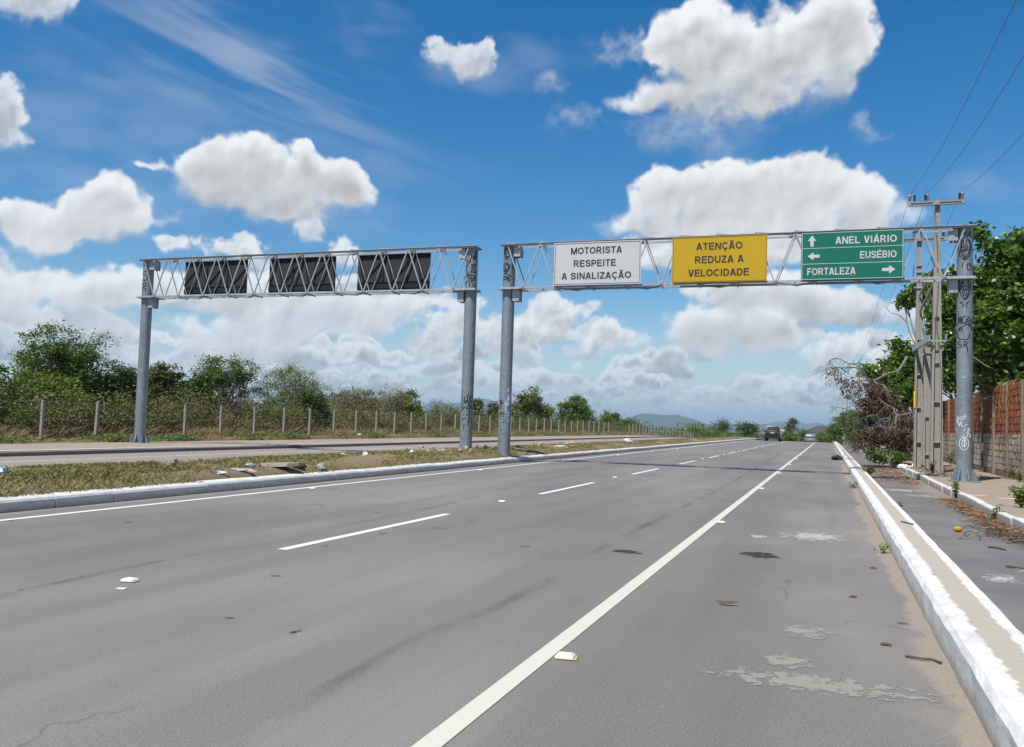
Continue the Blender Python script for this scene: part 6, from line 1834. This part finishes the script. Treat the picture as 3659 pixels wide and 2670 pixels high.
rubble('pale rubble heap on the median before the left median pole', -11.1, 25.0, 20, 1.0, 1.4, 21, .35)
rubble('earthy rubble between and behind the two median poles', -10.8, 28.6, 20, 1.3, 1.3, 22, .7)
rubble('spread of reddish and white rubble right of the right median pole', -11.6, 39.5, 30, 1.2, 5.0, 23, .55)
lump('stone', 'big pale rock in the rubble right of the median poles', 'stone', -11.9, 42.0, .28, (.26, .18, .16), RUB, 31, MG, .3)
lump('plastic_litter', 'white scrap alone on the far part of the median', 'litter', -11.6, 54.0, .33, (.25, .18, .16), PLASTIC, 32, MG, .3)
lump('plastic_litter', 'flat white scraps on the median beside the rubble', 'litter', -10.6, 36.0, .33, (.28, .14, .05), PLASTIC, 33, MG, .4)

TWIGM = TWIG
FRUIT = flat('yellow_fruit_skin', (.46, .25, .02), .55, .35, .15)
fp = [(1.72 + .12 * i / 12, 14.30 + .03 * i / 12, -.037) for i in range(13)]
o = MB().tube(fp, [max(.006, .042 * math.sqrt(max(0, 1 - ((i - 6) / 6.1) ** 2))) for i in range(13)], 16).build('yellow_fruit', FRUIT, None, True, (1.78, 14.32, -.08)); tag(o, 'yellow oval fruit among twigs on the cycle lane', 'fruit')
tb = MB(); rt = random.Random(8)
for i in range(26):
    x, y = 2.15 + rt.gauss(0, .28), 14.2 + rt.gauss(0, .55); a = rt.uniform(-.9, .9); L = rt.uniform(.2, .6); z = -.065
    p = [(x, y, z)]
    for s in range(5):
        a += rt.uniform(-.5, .5); x += math.cos(a) * L / 5; y += math.sin(a) * L / 5 * 1.5; z = -.07 + rt.random() * .07; p.append((x, y, z))
    tb.tube(smooth_path(p, 3), .0065, 5)
o = tb.build('twig_pile', TWIG, None, False, (2.15, 14.2, -.08)); tag(o, 'tangle of dark curved twigs beside the yellow fruit', 'twigs')


def stick(label, pts, r, mat=None):
    o = MB().tube(smooth_path(pts, 4), r, 6).build('stick', mat or TWIG, None, False, pts[0]); tag(o, label, 'stick', 'sticks lying about')


stick('dark stick lying on the cycle lane nearest the camera', [(1.80, 10.75, -.06), (2.0, 10.55, -.055), (2.25, 10.25, -.06), (2.5, 10.1, -.062)], .013)
stick('short brown twig on the concrete strip between the white edges', [(.88, 12.2, .21), (.93, 12.05, .212), (.99, 11.9, .21)], .011)
stick('dark stick right of the twig tangle at the picture edge', [(2.3, 13.3, -.06), (2.5, 13.35, -.04), (2.75, 13.45, -.05)], .018)
stick('small dark twig between the yellow fruit and the near stick', [(1.9, 12.55, -.07), (1.98, 12.48, -.06), (2.06, 12.36, -.07)], .014)
stick('brown twig lying on the sandy edge close to the kerb', [(.44, 5.75, .01), (.52, 5.70, .015), (.58, 5.72, .012), (.62, 5.66, .012)], .007)
m = MB(); c0 = Vector((-.70, 6.80, .012))
m.add([c0 + Vector(v) for v in ((-.09, .035, .012), (-.02, -.03, 0), (.05, -.025, .004), (.10, .02, .022), (.03, .0, .02), (-.03, .005, .014))], [(0, 1, 5), (1, 2, 4, 5), (2, 3, 4), (5, 1, 0), (5, 4, 2, 1), (4, 3, 2)])
o = m.build('dry_leaf', flat('curled_leaf', (.085, .065, .045), .8, .3, .2), None, False, tuple(c0)); tag(o, 'curled dark dry leaf alone on the near lane', 'leaf')
for i, (x, y, lab) in enumerate(((.20, 7.6, 'brown leaf scrap on the road beyond the mortar patch'), (.35, 6.0, 'brown leaf scrap on the sand edge, nearer than the mortar patch'), (.42, 9.3, 'brown leaf scrap in the sand beside the kerb'))):
    lump('dry_leaf', lab, 'leaf', x, y, .006, (.035, .014, .010), flat('dry_scrap_%s' % 'abc'[i], (.14, .075, .05), .9, .2, .2), 60 + i)
lump('dark_rag', 'small black rag against the kerb far ahead', 'litter', .45, 45.0, .02, (.25, .5, .14), OIL, 70, None, .4, 10)
for i, (x, y, s, lab) in enumerate(((3.25, 37.6, .24, 'white plastic bag at the right end of the fallen tree'), (2.75, 37.3, .20, 'white crumpled bag beside the green shrub'), (2.98, 37.0, .16, 'white bag next to the utility pole foot'))):
    lump('rubbish_bag', lab, 'bag', x, y, .02, (s, s * .7, s * .5), PLASTIC, 80 + i, None, .35, 12)

# traffic cones far off
CONE = flat('orange_cone', (.26, .06, .02), .6, .3, .05)
for (x, y, lab) in ((-4.1, 140.0, 'tiny orange traffic cone on the crest between the cars'), (-24.6, 152.0, 'tiny orange traffic cone at the far end of the fence')):
    z = P(y) + (ZL(y) if x < -20 else 0)
    root = thing('traffic_cone', lab, 'traffic cone', (x, y, z))
    MB().tube([(x, y, z + .03), (x, y, z + .75)], [.13, .03], 12).build('cone_body', CONE, root); MB().box((x, y, z + .015), (.40, .40, .03)).build('base', BLACKTRIM, root)


# far buildings
def house(label, x, y, w, d, h_, wallm, roofm):
    z = P(y); root = thing('house', label, 'house', (x, y, z), 'buildings far beyond the crest')
    MB().box2((x - w / 2, y, z - .5), (x + w / 2, y + d, z + h_)).build('wall', wallm, root)
    MB().prism([(x - w / 2 - .3, y - .3, z + h_), (x + w / 2 + .3, y - .3, z + h_), (x, y - .3, z + h_ + w * .18)], (0, d + .6, 0)).build('roof', roofm, root)
    for i in (-1, 1):
        MB().box((x + i * w * .25, y - .02, z + h_ * .55), (w * .12, .06, h_ * .3)).build('window', GLASS, root)


WHITEWALL = flat('far_white_wall', (.62, .62, .60), .8, .2, .05); ROOF = flat('far_tile_roof', (.22, .10, .06), .9, .2, .1); GREYROOF = flat('far_grey_roof', (.12, .12, .12), .9, .2, .1)
house('low white building with a dark roof right of the sedan', -1.6, 262, 12, 8, 4.0, WHITEWALL, GREYROOF)
house('tiny white house with red roof between the off-road car and the brown tree', -42, 900, 12, 10, 13.0, WHITEWALL, ROOF)
house('tiny pale house left of the dark off-road car', -128, 1000, 10, 8, 10.5, WHITEWALL, GREYROOF)

# ---------------------------------------------------------------- the air
hz = MB(); hz.box2((-15000, -7000, -40), (15000, 19000, 232))
air = bpy.data.materials.new('haze'); air.use_nodes = True; at = air.node_tree; at.nodes.clear()
vol = at.nodes.new('ShaderNodeVolumePrincipled'); vol.inputs['Color'].default_value = (.60, .80, 1.0, 1); vol.inputs['Density'].default_value = 1.35e-4; vol.inputs['Anisotropy'].default_value = .2
ao = at.nodes.new('ShaderNodeOutputMaterial'); at.links.new(vol.outputs[0], ao.inputs['Volume'])
haze = hz.build('haze', air); haze['kind'] = 'stuff'
